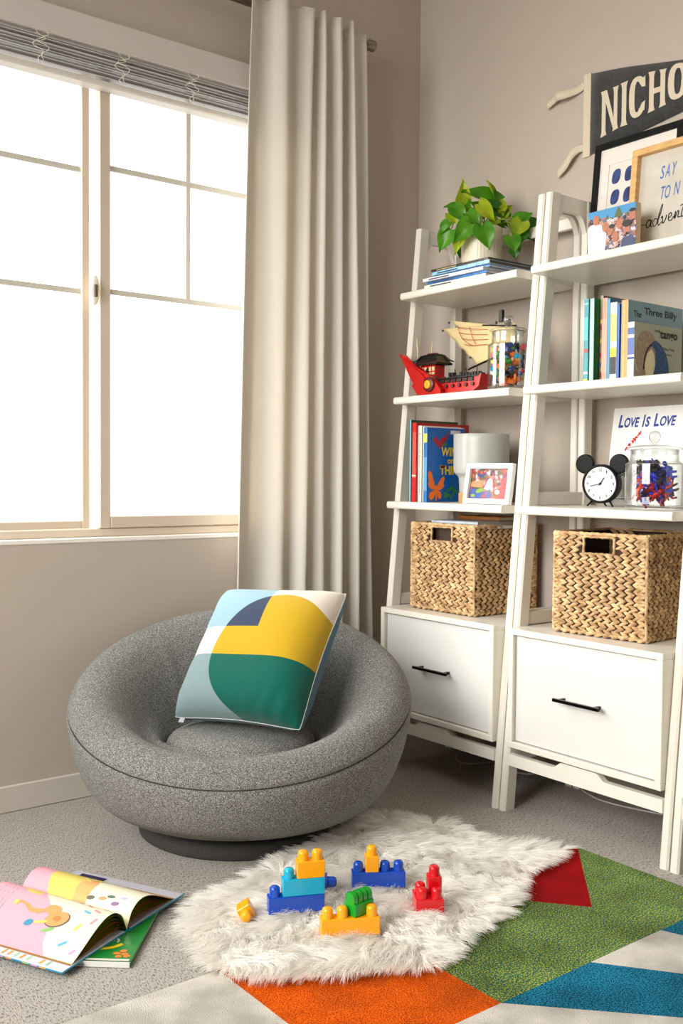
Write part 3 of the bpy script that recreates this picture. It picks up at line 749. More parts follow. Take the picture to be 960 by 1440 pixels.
B('small book with a penguin on its cover, in front of the goat book',-.312,-1.186,-1.2085,.215,.150,(.62,.64,.56),(.84,.86,.90),deco=penguin,sdeco=bands([(.05,.30,(.70,.74,.86)),(.34,.38,(.2,.3,.55)),(.42,.72,(.35,.42,.66)),(.78,.90,(.3,.4,.6))]))

# -- white book leaning on the wall shelf
lv=thing('picture_book','white picture book with blue title lettering, propped behind the jar of red figures','book',(-.108,-.962,SH[2][0]+.004))
lv.rotation_euler=(0,math.radians(8),math.radians(-1.5))
wc=mat('white_cover',(.90,.90,.89),.4)
M().box(0,.0025,-.29,0,0,.292,bev=.0008).box(.012,.0145,-.29,0,0,.292,bev=.0008).build('cover',wc,lv)
M().box(.0025,.012,-.287,-.003,.003,.289).build('pages',PAPER,lv)
U=(0,-1,0);V=(0,0,1); m=M()
for t,u,w_,h_ in (('L',.022,.017,.038),('OVE',.041,.052,.030),('I',.107,.005,.036),('S',.117,.014,.030),('L',.147,.017,.038),('OVE',.166,.052,.030)): put_text(m,t,(-.0002,-u,.232),U,V,w_,h_,.15,.03)
m.build('title_lettering',mat('title_blue',(.08,.20,.55),.5),lv)
m=M(); R_=random.Random(4)
for i in range(14): flat(m,blob(8,.006,.003,.060+.008*i*.4+R_.uniform(-.004,.004),.17+.0035*i+R_.uniform(-.004,.004),R_.uniform(0,3)),(0,0,0),U,V,lift=.0004)
m.build('cover_flowers',mat('print_red',(.80,.12,.12),.5),lv)
m=M()
for i in range(20): flat(m,blob(8,.005,.003,.050+R_.uniform(-.012,.014),.10+R_.uniform(-.02,.02),R_.uniform(0,3)),(0,0,0),U,V,lift=.0004)
m.build('cover_leaves',mat('print_green',(.35,.45,.30),.5),lv)
m=M(); put_text(m,'a book by friends',(0,-.03,.012),U,V,.085,.006) if False else m.box(-.0004,.0,-.10,-.03,.018,.0195); m.build('author_line',mat('title_ink',(.3,.3,.3),.5),lv)

# -- flat stack of magazines below the plant
cols=[((.80,.83,.88),'silver-white'),((.88,.85,.76),'cream'),((.20,.42,.66),'blue'),((.90,.90,.90),'white'),((.35,.50,.70),'slate blue'),((.55,.72,.86),'pale blue'),((.16,.17,.17),'black')]
zz=SH[0][0]+.0008; ths=[.010,.011,.009,.011,.008,.012,.009]
pos=[(0,.000,0),(-.002,.004,.6),(.002,-.002,-.5),(-.014,.006,.8),(.010,-.003,.3),(.003,-.012,-.8),(.002,-.004,.2)]
word=['at the bottom of','second from the bottom of','third from the bottom of','in the middle of','third from the top of','second from the top of','on top of']
for i,((c,n),t,(dx,dy,a)) in enumerate(zip(cols,ths,pos)):
    b=thing('magazine',f'{n} glossy magazine {word[i]} the flat stack under the potted plant','magazine',(-.278+dx,-.343-.004*i+dy,zz),math.radians(a),'magazines stacked flat under the potted plant')
    L_=.286-.004*i
    M().box(0,.212,-L_,0,0,.0008).box(0,.212,-L_,0,t-.0012,t-.0004).box(0,.0008,-L_,0,0,t-.0004).build('cover',mat('mag_'+n.replace(' ','_').replace('-','_'),c,.25,coat=.4,c2=tuple(min(1,q*1.25) for q in c) if i!=6 else (.30,.27,.22),vscale=60,bstretch=(1,1,1)),b)
    M().box(.001,.210,-L_+.002,-.002,.0008,t-.0012).build('pages',mat('glossy_pages',(.86,.84,.80) if i<5 else (.30,.26,.21),.5,var=.12,vscale=900,bstretch=(.02,.02,1)),b)
    m=M().box(-.0004,0,-L_*.45,-L_*.1,t*.25,t*.6); m.build('spine_print',mat('spine_ink',(.2,.25,.35) if i!=6 else (.7,.6,.4),.5),b)
    zz+=t

# -- books lying in the left basket
zb=.541+.235
for i,(c,dx,w_,d_,t,lab) in enumerate([((.62,.64,.66),.012,.24,.22,.012,'grey covered book lying in the left basket, lowest of the three on show'),((.72,.76,.80),.03,.20,.19,.010,'silver-grey book lying in the left basket between the grey and the mustard one'),((.70,.42,.06),.14,.19,.12,.013,'mustard yellow book lying uppermost in the left basket')]):
    b=thing('picture_book',lab,'book',(-.33+dx,-.52,.541+.0125+.2385+[.001,.0135,.0240][i]+.0225),math.radians((-6,4,1)[i]),'picture books lying in the left basket')
    M().box(0,d_,-w_/2,w_/2,0,.002).box(0,d_,-w_/2,w_/2,t-.002,t).box(0,.002,-w_/2,w_/2,0,t).build('cover',mat('basket_book_cover',c,.4,coat=.2,var=.15,vscale=25),b)
    M().box(.002,d_-.003,-w_/2+.003,w_/2-.003,.002,t-.002).build('pages',PAPER,b)
zq=.541+.0115
for k,(t,c) in enumerate(((.062,(.75,.72,.66)),(.064,(.55,.30,.25)),(.060,(.30,.40,.55)),(.075,(.22,.14,.10)))):
    b=thing('picture_book',('thick pale book at the bottom of the pile inside the left basket','thick brown book second from the bottom inside the left basket','thick blue book third from the bottom inside the left basket','thick dark brown book inside the left basket, glimpsed through its handle slot')[k],'book',(-.312,-.50,zq),0,'picture books piled inside the left basket')
    M().box(0,.235,-.115,.115,0,.002).box(0,.235,-.115,.115,t-.002,t).box(0,.002,-.115,.115,0,t).build('cover',mat('pile_cover',c,.4),b); M().box(.002,.232,-.112,.112,.002,t-.002).build('pages',PAPER,b)
    zq+=t+.0003

# ================================================================== frosted lamp
z=SH[2][0]+.0005
FR=mat('frosted_glass',(.80,.81,.79),.28,spec=.6); addtrans(FR,(.86,.86,.84),.35)
lp=thing('table_lamp','frosted glass table lamp with a cork foot, behind the white photo frame','lamp',(-.200,-.540,z))
M().lathe(smooth_pts([(.070,.032),(.072,.070),(.0735,.082),(.080,.090),(.087,.096),(.0895,.108),(.0905,.130),(.091,.222)],4)+[(.0895,.223),(.0885,.221),(.088,.11),(.074,.092),(.070,.083),(.068,.034)],64).build('lamp_shade',FR,lp)
M().lathe([(0,0),(.071,0),(.0725,.003),(.0725,.031),(.070,.033),(0,.033)],64).build('base',mat('cork',(.72,.55,.36),.85,var=.3,vscale=260,bump=.4,bscale=400),lp)
M().lathe([(0,.033),(.016,.033),(.016,.070),(.010,.075),(0,.075)],24).build('bulb_holder',mat('holder_white',(.85,.85,.84),.4),lp)
M().ell((0,0,.105),(.028,.028,.034),24,16).build('bulb',mat('bulb_opal',(.93,.92,.90),.2),lp)

# ================================================================== pictures
def picmat(name,cols,scale,seed=0):
    m=bpy.data.materials.new(name); m.use_nodes=True; nt=m.node_tree; N=nt.nodes; L=nt.links; b=N['Principled BSDF']; b.inputs['Roughness'].default_value=.6
    tc=N.new('ShaderNodeTexCoord'); mp=N.new('ShaderNodeMapping'); mp.inputs['Location'].default_value=(seed*3.1,seed*1.7,seed); L.new(tc.outputs['Object'],mp.inputs[0])
    nz=N.new('ShaderNodeTexNoise'); nz.inputs['Scale'].default_value=scale*1.3; L.new(mp.outputs[0],nz.inputs[0])
    va=N.new('ShaderNodeVectorMath'); va.operation='MULTIPLY_ADD'; va.inputs[1].default_value=(.02,.02,.02); L.new(nz.outputs['Color'],va.inputs[0]); L.new(mp.outputs[0],va.inputs[2])
    v=N.new('ShaderNodeTexVoronoi'); v.inputs['Scale'].default_value=scale; L.new(va.outputs[0],v.inputs['Vector'])
    s=N.new('ShaderNodeSeparateColor'); L.new(v.outputs['Color'],s.inputs[0])
    r=N.new('ShaderNodeValToRGB'); r.color_ramp.interpolation='CONSTANT'; L.new(s.outputs[0],r.inputs[0])
    while len(r.color_ramp.elements)<len(cols): r.color_ramp.elements.new(.5)
    for i,c in enumerate(cols): r.color_ramp.elements[i].position=i/len(cols); r.color_ramp.elements[i].color=lin(c)
    L.new(r.outputs[0],b.inputs['Base Color']); return m
FWH=mat('frame_white',(.90,.90,.90),.35)
SKIN=mat('print_skin',(.68,.43,.33),.6,var=.2,vscale=260); HAIR=mat('print_hair',(.12,.08,.07),.5); SHIRT=mat('print_white_shirt',(.88,.88,.90),.5)
# small white frame
pf=thing('framed_photo','small white photo frame with a colourful snapshot of children in a toy kart ride','picture frame',(-.345,-.601,z+.0015)); pf.rotation_euler=(0,math.radians(9),math.radians(-1.0))
w_,h_,t_=.196,.126,.016
m=M(); m.box(0,t_,-w_,0,0,t_,bev=.001).box(0,t_,-w_,0,h_-t_,h_,bev=.001).box(0,t_,-t_,0,t_,h_-t_).box(0,t_,-w_,-w_+t_,t_,h_-t_).box(.011,.015,-w_+t_,-t_,t_,h_-t_)
m.build('frame',FWH,pf)
U=(0,-1,0);V=(0,0,1); O=(.0095,-t_,t_)
ph=M().box(.0095,.011,-w_+t_,-t_,t_,h_-t_).build('photo_print',picmat('kart_photo',[(.62,.05,.06),(.62,.38,.20),(.12,.22,.45),(.20,.36,.12),(.72,.12,.12),(.72,.70,.72),(.50,.04,.07),(.07,.09,.2)],105,1),pf)
pw,phh=w_-2*t_,h_-2*t_
def patch(parent,name,m_,polys,O,lift=.0005):
    q=M()
    for i,p in enumerate(polys): flat(q,p,O,U,V,lift=lift+.00005*i)
    return q.build(name,m_,parent)
patch(ph,'photo_ground',mat('print_sand',(.66,.50,.32),.5),[[(0,.052),(.062,.060),(.055,.035),(.0,.038)]],O)
patch(ph,'photo_wall',mat('print_scarlet',(.66,.07,.09),.6,var=.5,vscale=160,c2=(.82,.30,.30)),[[(.118,.0),(pw,.0),(pw,.078),(.130,.060)]],O)
patch(ph,'photo_shirt',SHIRT,[[(.062,.030),(.080,.064),(.096,.060),(.098,.036),(.080,.026)],blob(10,.011,.007,.120,.022)],O,.001)
patch(ph,'photo_face',SKIN,[blob(14,.0085,.009,.090,.070),blob(14,.008,.0085,.124,.040),blob(10,.005,.004,.068,.028)],O,.0014)
for q_ in (blob(14,.009,.005,.090,.077),blob(14,.009,.0055,.124,.047)): patch(ph,'photo_hair',HAIR,[q_],O,.0018)
patch(ph,'photo_kart',mat('print_kart_blue',(.14,.26,.58),.5),[[(.004,.004),(.050,.0),(.060,.014),(.030,.030),(.006,.034)],blob(14,.012,.010,.085,.012)],O,.0007)
patch(ph,'photo_wheel',mat('print_lime',(.45,.62,.15),.5),[blob(16,.016,.007,.045,.026,.3),blob(12,.010,.005,.018,.010)],O,.0012)
M().box(.004,.0046,-w_+t_,-t_,t_,h_-t_).build('frame_glass',glassmat('frame_glass',refl=.12),pf)
T=Matrix.Translation((t_-.002,-w_/2,h_*.62))@Matrix.Rotation(math.radians(-22),4,'Y')
M().box(0,.003,-.022,.022,-.076,0,T=T).build('easel_back',FWH,pf)
# photo block in front of the frames
z0=SH[0][0]+.0008
pb=thing('photo_block','photo block showing a crowd under blue sky, standing before the oak frame','photo',(-.262,-1.010,z0),math.radians(0))
M().box(0,.022,-.160,0,0,.130,bev=.001).build('block',mat('block_birch',(.78,.70,.58),.6),pb)
O=(-.0006,0,0)
ph=M().box(-.0006,0,-.160,0,0,.130).build('photo_print',picmat('crowd_photo',[(.66,.44,.36),(.78,.70,.68),(.36,.40,.50),(.58,.38,.32),(.76,.76,.80),(.14,.17,.28),(.76,.56,.48),(.38,.22,.18)],110,2),pb)
patch(ph,'photo_sky',mat('print_sky',(.26,.55,.74),.6),[[(0,.130),(0,.112),(.035,.104),(.06,.108),(.09,.100),(.125,.108),(.160,.100),(.160,.130)]],O)
patch(ph,'photo_trees',mat('print_tree',(.30,.36,.20),.5),[[(.088,.100),(.098,.122),(.104,.128),(.110,.120),(.118,.100)],[(.060,.100),(.066,.114),(.072,.100)],[(.128,.100),(.134,.112),(.140,.100)],[(.034,.1),(.039,.111),(.045,.1)]],O,.0009)
patch(ph,'photo_sunlit_coat',SHIRT,[[(.0,.0),(.058,.0),(.064,.060),(.046,.088),(.014,.094),(.0,.086)]],O,.0013)
fc=[(.028,.104),(.076,.068),(.094,.048),(.132,.060),(.150,.098),(.108,.080),(.060,.080)]
patch(ph,'photo_face',SKIN,[blob(14,.011,.014,a,b) for a,b in fc],O,.0016)
for q_ in (blob(14,.015,.010,.132,.077),blob(12,.010,.006,.082,.078),blob(10,.011,.005,.150,.110),blob(9,.005,.004,.133,.050)): patch(ph,'photo_hair',HAIR,[q_],O,.0021)
patch(ph,'photo_jacket',mat('print_navy',(.22,.26,.40),.5),[[(.108,.0),(.160,.0),(.160,.030),(.148,.044),(.118,.040)]],O,.0014)
# big black frame
bf=thing('framed_print','tall black frame with a wide white mat around navy pebble shapes, leaning on the wall','picture frame',(-.0885,-.862,z0)); bf.rotation_euler=(0,math.radians(5.6),0)
w_,h_,t_=.307,.402,.019
m=M(); m.box(0,.022,-w_,0,0,t_,bev=.001).box(0,.022,-w_,0,h_-t_,h_,bev=.001).box(0,.022,-t_,0,t_,h_-t_).box(0,.022,-w_,-w_+t_,t_,h_-t_)
m.build('frame',BLACK,bf)
a0,a1,b0,b1=.052,.255,.072,h_-.070
MATB=mat('mat_board',(.90,.875,.84),.7)
m=M().box(.008,.0105,-w_+t_,-t_,t_,b0).box(.008,.0105,-w_+t_,-t_,b1,h_-t_).box(.008,.0105,-a0,-t_,b0,b1).box(.008,.0105,-w_+t_,-a1,b0,b1)
m.build('mat_board',MATB,bf)
ap=M().box(.0105,.014,-w_+t_,-t_,t_,h_-t_).build('art_print',mat('art_paper',(.88,.865,.83),.8),bf)
q=M(); R_=random.Random(3)
for i in range(4):
    for j in range(5):
        cu_,cv_=.080+.046*i,.292-.063*j-.001*i
        pts=[(cu_+.0155*math.copysign(abs(math.cos(t))**.75,math.cos(t))+.003*math.sin(t),cv_+.0225*math.copysign(abs(math.sin(t))**.8,math.sin(t))) for t in [2*PI*k/22 for k in range(22)]]
        if cv_>b0+.03: flat(q,pts,(.0105,0,0),U,V,lift=.0004)
q.build('painted_pebbles',mat('indigo_ink',(.13,.16,.36),.6,var=.35,vscale=45,c2=(.17,.29,.52)),ap)
M().box(.003,.0036,-w_+t_,-t_,t_,h_-t_).build('frame_glass',glassmat('frame_glass',refl=.12),bf)
M().box(.016,.020,-w_+t_,-t_,t_,h_-t_).build('backing',HYD,bf)
# oak frame
OAK=mat('oak',(.83,.66,.42),.5,var=.12,vscale=30,bstretch=(1,1,6))
of=thing('framed_print','light oak picture frame with blue and black hand lettering behind glass','picture frame',(-.196,-1.087,z0)); of.rotation_euler=(0,math.radians(5),0)
w_,h_,t_=.262,.306,.0185
m=M(); m.box(0,.026,-w_,0,0,t_,bev=.001).box(0,.026,-w_,0,h_-t_,h_,bev=.001).box(0,.026,-t_,0,t_,h_-t_).box(0,.026,-w_,-w_+t_,t_,h_-t_)
m.build('frame',OAK,of)
ap=M().box(.018,.021,-w_+t_,-t_,t_,h_-t_).build('art_print',mat('art_grey_paper',(.76,.73,.67),.8,var=.06,vscale=14,c2=(.80,.78,.74)),of)
O=(.018,0,0)
q=M()
for t,u,v,w2,h2 in (('S',.085,.210,.011,.036),('A',.101,.211,.014,.036),('Y',.119,.213,.014,.036),('TO',.088,.152,.031,.036),('N',.132,.156,.015,.036)):
    put_text(q,t,(O[0],-u,v),U,V,w2,h2,.12,.004)
q.build('blue_lettering',mat('ink_blue',(.20,.42,.68),.6),ap)
q=M()
def sc_(pts,wd=.0031): stroke(q,smooth_pts(pts,6),wd,O,U,V,lift=.0007)
bx,by=.050,.078
L2=lambda pts,dx,dy:[(bx+dx+a,by+dy+b) for a,b in pts]
sc_(L2([(.015,.020),(.008,.024),(.001,.014),(.004,.003),(.012,.008),(.018,.022),(.015,.006),(.021,.003)],0,0))      # a
sc_(L2([(.016,.020),(.008,.022),(.002,.012),(.006,.002),(.014,.008),(.026,.052),(.030,.058),(.028,.044),(.018,.012),(.022,.002),(.030,.010)],.020,.001),.0026)  # d
sc_(L2([(.0,.018),(.004,.022),(.006,.003),(.014,.012),(.017,.024)],.048,.003))                                        # v
sc_(L2([(.0,.010),(.010,.016),(.009,.024),(.002,.020),(.002,.006),(.010,.003),(.018,.012)],.070,.006))              # e
sc_(L2([(.0,.006),(.004,.024),(.002,.003),(.010,.022),(.014,.020),(.012,.006),(.020,.006)],.089,.008))              # n
sc_(L2([(.012,.056),(.008,.040),(.001,.008),(.005,.003),(.014,.012)],.110,.010),.0028); sc_(L2([(-.004,.034),(.008,.037),(.026,.040)],.110,.010)) # t
sc_(L2([(-.030,.010),(-.014,.016),(.0,.012)],0,-.002),.0016)
q.build('script_lettering',mat('ink_black',(.05,.05,.06),.6),ap)
M().box(.005,.0056,-w_+t_,-t_,t_,h_-t_).build('frame_glass',glassmat('frame_glass',refl=.2),of)
M().box(.021,.024,-w_+t_,-t_,t_,h_-t_).build('backing',mat('backing_board',(.5,.42,.32),.8),of)

# ================================================================== felt pennant
FELT=mat('charcoal_felt',(.215,.215,.22),.95,var=.25,vscale=90,bump=.5,bscale=500,sheen=.3)
CREAMF=mat('cream_felt',(.84,.79,.70),.9,bump=.3,bscale=500)
pn=thing('felt_pennant','charcoal felt pennant reading NICHO in cream letters, pinned to the wall above the frames','pennant',(0,0,0))
X_=-.0042
def zt(y): t=(-.803-y)/.82; return 2.248-.150*t+.003*math.sin(t*9)
def zb_(y): t=(-.803-y)/.82; return 1.996+.108*t-.002*math.sin(t*7)
n=26; P=[[ (X_-.0012*math.sin(i*.8+j),-.803-.82*i/n, zb_(-.803-.82*i/n)+(zt(-.803-.82*i/n)-zb_(-.803-.82*i/n))*j/5) for j in range(6)] for i in range(n+1)]
o=M().grid(P).build('felt_body',FELT,pn); sd=o.modifiers.new('t','SOLIDIFY'); sd.thickness=.0016; sd.offset=0
M().box(X_-.0026,-.0008,-.806,-.778,1.992,2.252,bev=.001).build('sleeve',CREAMF,pn)
for nm,zc,pts in (('tie_ribbon',2.22,[(-.780,2.222,0),(-.752,2.212,-.004),(-.722,2.205,-.020),(-.690,2.205,-.024),(-.668,2.205,-.012),(-.632,2.196,-.006)]),('tie_ribbon',2.03,[(-.780,2.026,0),(-.762,2.024,-.006),(-.742,2.004,-.018),(-.718,1.982,-.014),(-.680,1.962,-.008)])):
    m=M(); sp=smooth_pts(pts,5); P=[]
    for i,(yy,zz,xx) in enumerate(sp):
        hw=.0140
        P.append([(X_+xx-.001+.0015*k*math.sin(i*.35),yy+.004*k,zz+hw*k) for k in (-1,0,1)])
    o=m.grid(P).build(nm,CREAMF,pn); sd=o.modifiers.new('t','SOLIDIFY'); sd.thickness=.001
XL=X_-.0022
def letter(polys,y0,y1,zb0,zt0,zb1,zt1,nm='felt_letter'):
    """polys in the unit square, mapped to the quad between y0 (left) and y1"""
    m=M()
    for kk_,p in enumerate(polys):
        XL=X_-.0022-.00006*kk_
        f2=lambda a,b:(y0+(y1-y0)*a, (zb0+(zb1-zb0)*a)*(1-b)+(zt0+(zt1-zt0)*a)*b)
        vs=[(XL,*f2(a,b)) for a,b in p]+[(XL+.0016,*f2(a,b)) for a,b in p]; k=len(p)
        m.add(vs,[tuple(range(k)),tuple(range(2*k-1,k-1,-1))]+[(i,(i+1)%k,k+(i+1)%k,k+i) for i in range(k)])
    m.build(nm,CREAMF,pn)
def stem(x0,x1,b0=0,b1=1,f=.07):
    xm=(x1-x0); return [(x0-f,b0),(x1+f,b0),(x1+f*.5,b0+.04),(x1,b0+.12),(x1,b1-.12),(x1+f*.5,b1-.04),(x1+f,b1),(x0-f,b1),(x0-f*.5,b1-.04),(x0,b1-.12),(x0,b0+.12),(x0-f*.5,b0+.04)]
def ring(cx,cy,rx,ry,tx,ty,a0,a1,n=26,pw=.8):
    out=[];g=lambda q:math.copysign(abs(q)**pw,q)
    A=[a0+(a1-a0)*i/n for i in range(n+1)]
    quads=[]
    for i in range(n):
        a,b=A[i],A[i+1]
        quads.append([(cx+rx*g(math.cos(a)),cy+ry*g(math.sin(a))),(cx+rx*g(math.cos(b)),cy+ry*g(math.sin(b))),(cx+(rx-tx)*g(math.cos(b)),cy+(ry-ty)*g(math.sin(b))),(cx+(rx-tx)*g(math.cos(a)),cy+(ry-ty)*g(math.sin(a)))])
    return quads
letter([stem(.06,.28),stem(.74,.94),[(.10,1),(.34,1),(.90,.0),(.74,.0)]],-.846,-.912,2.038,2.178,2.051,2.180)
letter([stem(.2,.8,f=.2)],-.919,-.946,2.052,2.182,2.052,2.184)
letter(ring(.52,.5,.52,.52,.34,.13,math.radians(48),math.radians(312))+[[(.62,.86),(1.0,.98),(1.02,.70),(.80,.72)],[(.66,.16),(.82,.30),(1.02,.34),(.98,.08)]],-.951,-1.008,2.064,2.184,2.068,2.182)
letter([stem(.06,.32),stem(.68,.94),[(.3,.42),(.7,.42),(.7,.56),(.3,.56)]],-1.018,-1.080,2.066,2.186,2.074,2.178)
letter(ring(.5,.5,.5,.52,.32,.14,0,2*PI),-1.086,-1.152,2.078,2.182,2.084,2.176)

# ================================================================== alarm clock
ck=thing('alarm_clock','black round alarm clock with two black discs on top and thin legs','clock',(-.190,-1.0165,SH[2][0]+.0005)); ck.rotation_euler=(0,0,math.radians(12))
# faces local -x
def disc(m,prof,c,n=48): 
    T=Matrix.Translation(c)@Matrix.Rotation(-PI/2,4,'Y'); m.lathe(prof,n,T=T)
HC=.0665
m=M(); disc(m,[(0,-.022),(.046,-.022),(.054,-.018),(.0565,-.008),(.0565,.012),(.055,.0155),(.0515,.0165),(.050,.0155),(.0495,.011),(0,.011)],(0,0,HC)); m.build('case',BLACK,ck)
m=M(); disc(m,[(0,.0112),(.0493,.0112)],(0,0,HC)); fcx=m.build('dial',mat('dial_white',(.88,.88,.88),.5),ck)
m=M()
for k in range(1,13):
    a=PI/2-2*PI*k/12; w2=.0050 if k<10 else .0085; h2=.0082
    put_text(m,str(k),(-.0115,-(.040*math.cos(a)-w2/2),HC+.040*math.sin(a)-h2/2),(0,-1,0),(0,0,1),w2 if k!=1 and k!=11 else w2*.7,h2,0,.02)
m.build('numerals',mat('ink_black',(.06,.06,.06),.5),fcx)
m=M(); 
for a,l,w2 in ((math.radians(193),.032,.0022),(math.radians(55),.022,.003)):
    stroke(m,[(-.006*math.cos(a),HC-.006*math.sin(a)),(l*math.cos(a),HC+l*math.sin(a))],w2,(-.0125,0,0),(0,-1,0),(0,0,1))
disc(m,[(0,.0138),(.0035,.0138),(.0035,.012)],(0,0,HC),16)
m.build('hand',BLACK,fcx)
m=M(); disc(m,[(0,.0158),(.0505,.0152)],(0,0,HC)); m.build('dial_glass',glassmat('clock_glass',refl=.8),ck)
for s in (-1,1):
    m=M(); T=Matrix.Translation((.0,s*.053,HC+.0575))@Matrix.Rotation(-PI/2,4,'Y')
    m.lathe(smooth_pts([(.0,.008),(.015,.0085),(.026,.0075),(.0285,.004),(.0285,-.004),(.026,-.0075),(.015,-.0085),(.0,-.008)],3),40,T=T); m.build('top_disc',BLACK,ck)
for p0,p1 in (((-.004,.026,.018),(-.012,.040,.0015)),((-.004,-.026,.018),(-.012,-.040,.0015)),((.012,0,.014),(.030,0,.0015))):
    M().tube([p0,p1],[.0032,.0022],10).build('leg',BLACK,ck)

# ================================================================== glass jars
JG=glassmat('jar_glass',(.975,.985,.98),refl=1.3)
KG=glassmat('knob_glass',(.90,.91,.90),refl=3.0)
def jar(name_label,loc,R,H,neck,lab_cat='jar'):
    j=thing('glass_jar',name_label,lab_cat,loc,0)
    sh=H*.80
    o_=[(0,.0),(R*.86,.0),(R*.97,.006),(R,.018),(R,sh*.90),(R*.97,sh*.96),(neck*1.02,sh*1.03),(neck,sh*1.07),(neck,H)]
    i_=[(neck-.003,H),(neck-.003,sh*1.07),(neck*1.02-.003,sh*1.03-.002),(R*.97-.003,sh*.955),(R-.003,sh*.90),(R-.003,.021),(R*.95-.002,.010),(0,.008)]
    M().lathe(smooth_pts(o_,4)+smooth_pts(i_,4),64).build('jar_body',JG,j)
    lp=[(0,H+.012),(neck*.6,H+.014),(neck*1.02,H+.009),(neck*1.12,H+.006),(neck*1.12,H+.001),(neck*.96,H),(neck*.94,H-.010),(neck*.90,H-.010),(neck*.90,H+.003),(0,H+.006)]
    ld=M().lathe(smooth_pts(lp,3),56).build('lid',JG,j)
    k=M().lathe(smooth_pts([(.006,H+.012),(.007,H+.018),(.013,H+.026),(.0165,H+.036),(.013,H+.046),(.006,H+.0505),(0,H+.051)],4),32).build('knob',KG,ld)
    return j
R1,H1=.0615,.176
jar('glass lidded jar packed with small multicoloured toy bricks, beside the red ship',(-.285,-.7305,SH[1][0]+.0005),R1,H1,.050)
R2,H2=.0750,.158
jar('wide glass lidded jar of red, blue and black toy figures, beside the alarm clock',(-.272,-1.250,SH[2][0]+.0005),R2,H2,.063)
def pieces(label,c,R,h0,h1,cols,n,seed,kindf):
    R_=random.Random(seed); mats=[mat('toy_plastic',q,.25,spec=.6) for q in cols]; m=M()
    for i in range(n):
        r=R*math.sqrt(R_.random()); a=R_.uniform(0,2*PI); zz=R_.uniform(h0,h1)
        T=Matrix.Translation((c[0]+r*math.cos(a),c[1]+r*math.sin(a),c[2]+zz))@Matrix.Rotation(R_.uniform(0,2*PI),4,(R_.uniform(-1,1),R_.uniform(-1,1),R_.uniform(-1,1)+.01))
        kindf(m,R_,T,R_.randrange(len(cols)),zz/h1)
    o=m.build('toy_pieces',mats); tag(o,label,'toy pieces',kind='stuff'); return o
def brick(m,R_,T,k,q):
    t=R_.random(); s=R_.uniform(.9,1.6)
    if t<.55:
        a,b,h=.008*s,.0055*s,.0045*s; m.box(-a,a,-b,b,-h,h,k,T,bev=.0006)
        for dx in (-.5,.5): m.add(*cylgeo((dx*a,0,h),.0026*s,.0022,8),k,True,T)
    elif t<.75: m.ell((0,0,0),(.0065*s,.0065*s,.006*s),10,6,k,T)
    elif t<.9: m.add(*cylgeo((0,0,-.008),.0035,.018*s,10),k,True,T)
    else: m.tube([(-.012,0,0),(.012,0,.002)],.0014,6,k,T=T)
def cylgeo(c,r,h,n):
    vs=[(c[0]+r*math.cos(2*PI*i/n),c[1]+r*math.sin(2*PI*i/n),c[2]+z) for z in (0,h) for i in range(n)]
    return vs,[(i,(i+1)%n,n+(i+1)%n,n+i) for i in range(n)]+[tuple(range(n))[::-1],tuple(range(n,2*n))]
pieces('small mixed toy bricks and bits in many colours filling the left glass jar',(-.285,-.7305,SH[1][0]+.0005),R1-.0155,.020,.132,[(.85,.10,.08),(.95,.72,.08),(.10,.62,.78),(.20,.55,.20),(.06,.06,.07),(.08,.20,.55),(.93,.45,.08),(.85,.85,.85),(.10,.10,.12),(.42,.30,.18),(.95,.72,.08),(.93,.45,.08)],270,5,brick)
def limb(m,R_,T,k,q):
    kk=k if R_.random()<.2 else (R_.choice([0,0,0,0,1,2]) if q<.52 else R_.choice([1,1,1,2,2,4]))
    s=R_.uniform(.95,1.35)
    m.ell((0,0,0),(.0075*s,.005*s,.012*s),10,7,kk,T); m.ell((0,0,.018*s),(.0058*s,.0058*s,.0065*s),10,6,kk,T)
    for sx in (-1,1):
        m.tube([(sx*.006*s,0,.008*s),(sx*.013*s,.004*s,.002*s),(sx*.012*s,.010*s,-.006*s)],[.0032*s,.0026*s,.002*s],7,kk,T=T)
        m.tube([(sx*.004*s,0,-.008*s),(sx*.006*s,.005*s,-.018*s),(sx*.006*s,.0,-.028*s)],[.0038*s,.003*s,.0024*s],7,kk,T=T)
pieces('small red, blue and black toy figures tumbled in the wide glass jar',(-.272,-1.250,SH[2][0]+.0005),R2-.0385,.034,.112,[(.66,.03,.05),(.03,.16,.68),(.04,.04,.05),(.85,.25,.05),(.12,.12,.15)],78,11,limb)

# ================================================================== brick-built ship
RED=mat('ship_red',(.72,.05,.05),.28,spec=.6); DRED=mat('ship_dark_red',(.35,.06,.08),.3); SBLK=mat('ship_black',(.07,.07,.075),.3); TAN=mat('ship_tan',(.86,.78,.58),.4); YEL=mat('ship_gold',(.90,.65,.10),.25); BRN=mat('ship_brown',(.36,.26,.20),.4)
sx,sy,sz=-.265,-.450,SH[1][0]+.0008
sh=thing('toy_ship','red brick-built toy sailing ship with a black pagoda cabin and cream sails','toy ship',(sx,sy,sz))
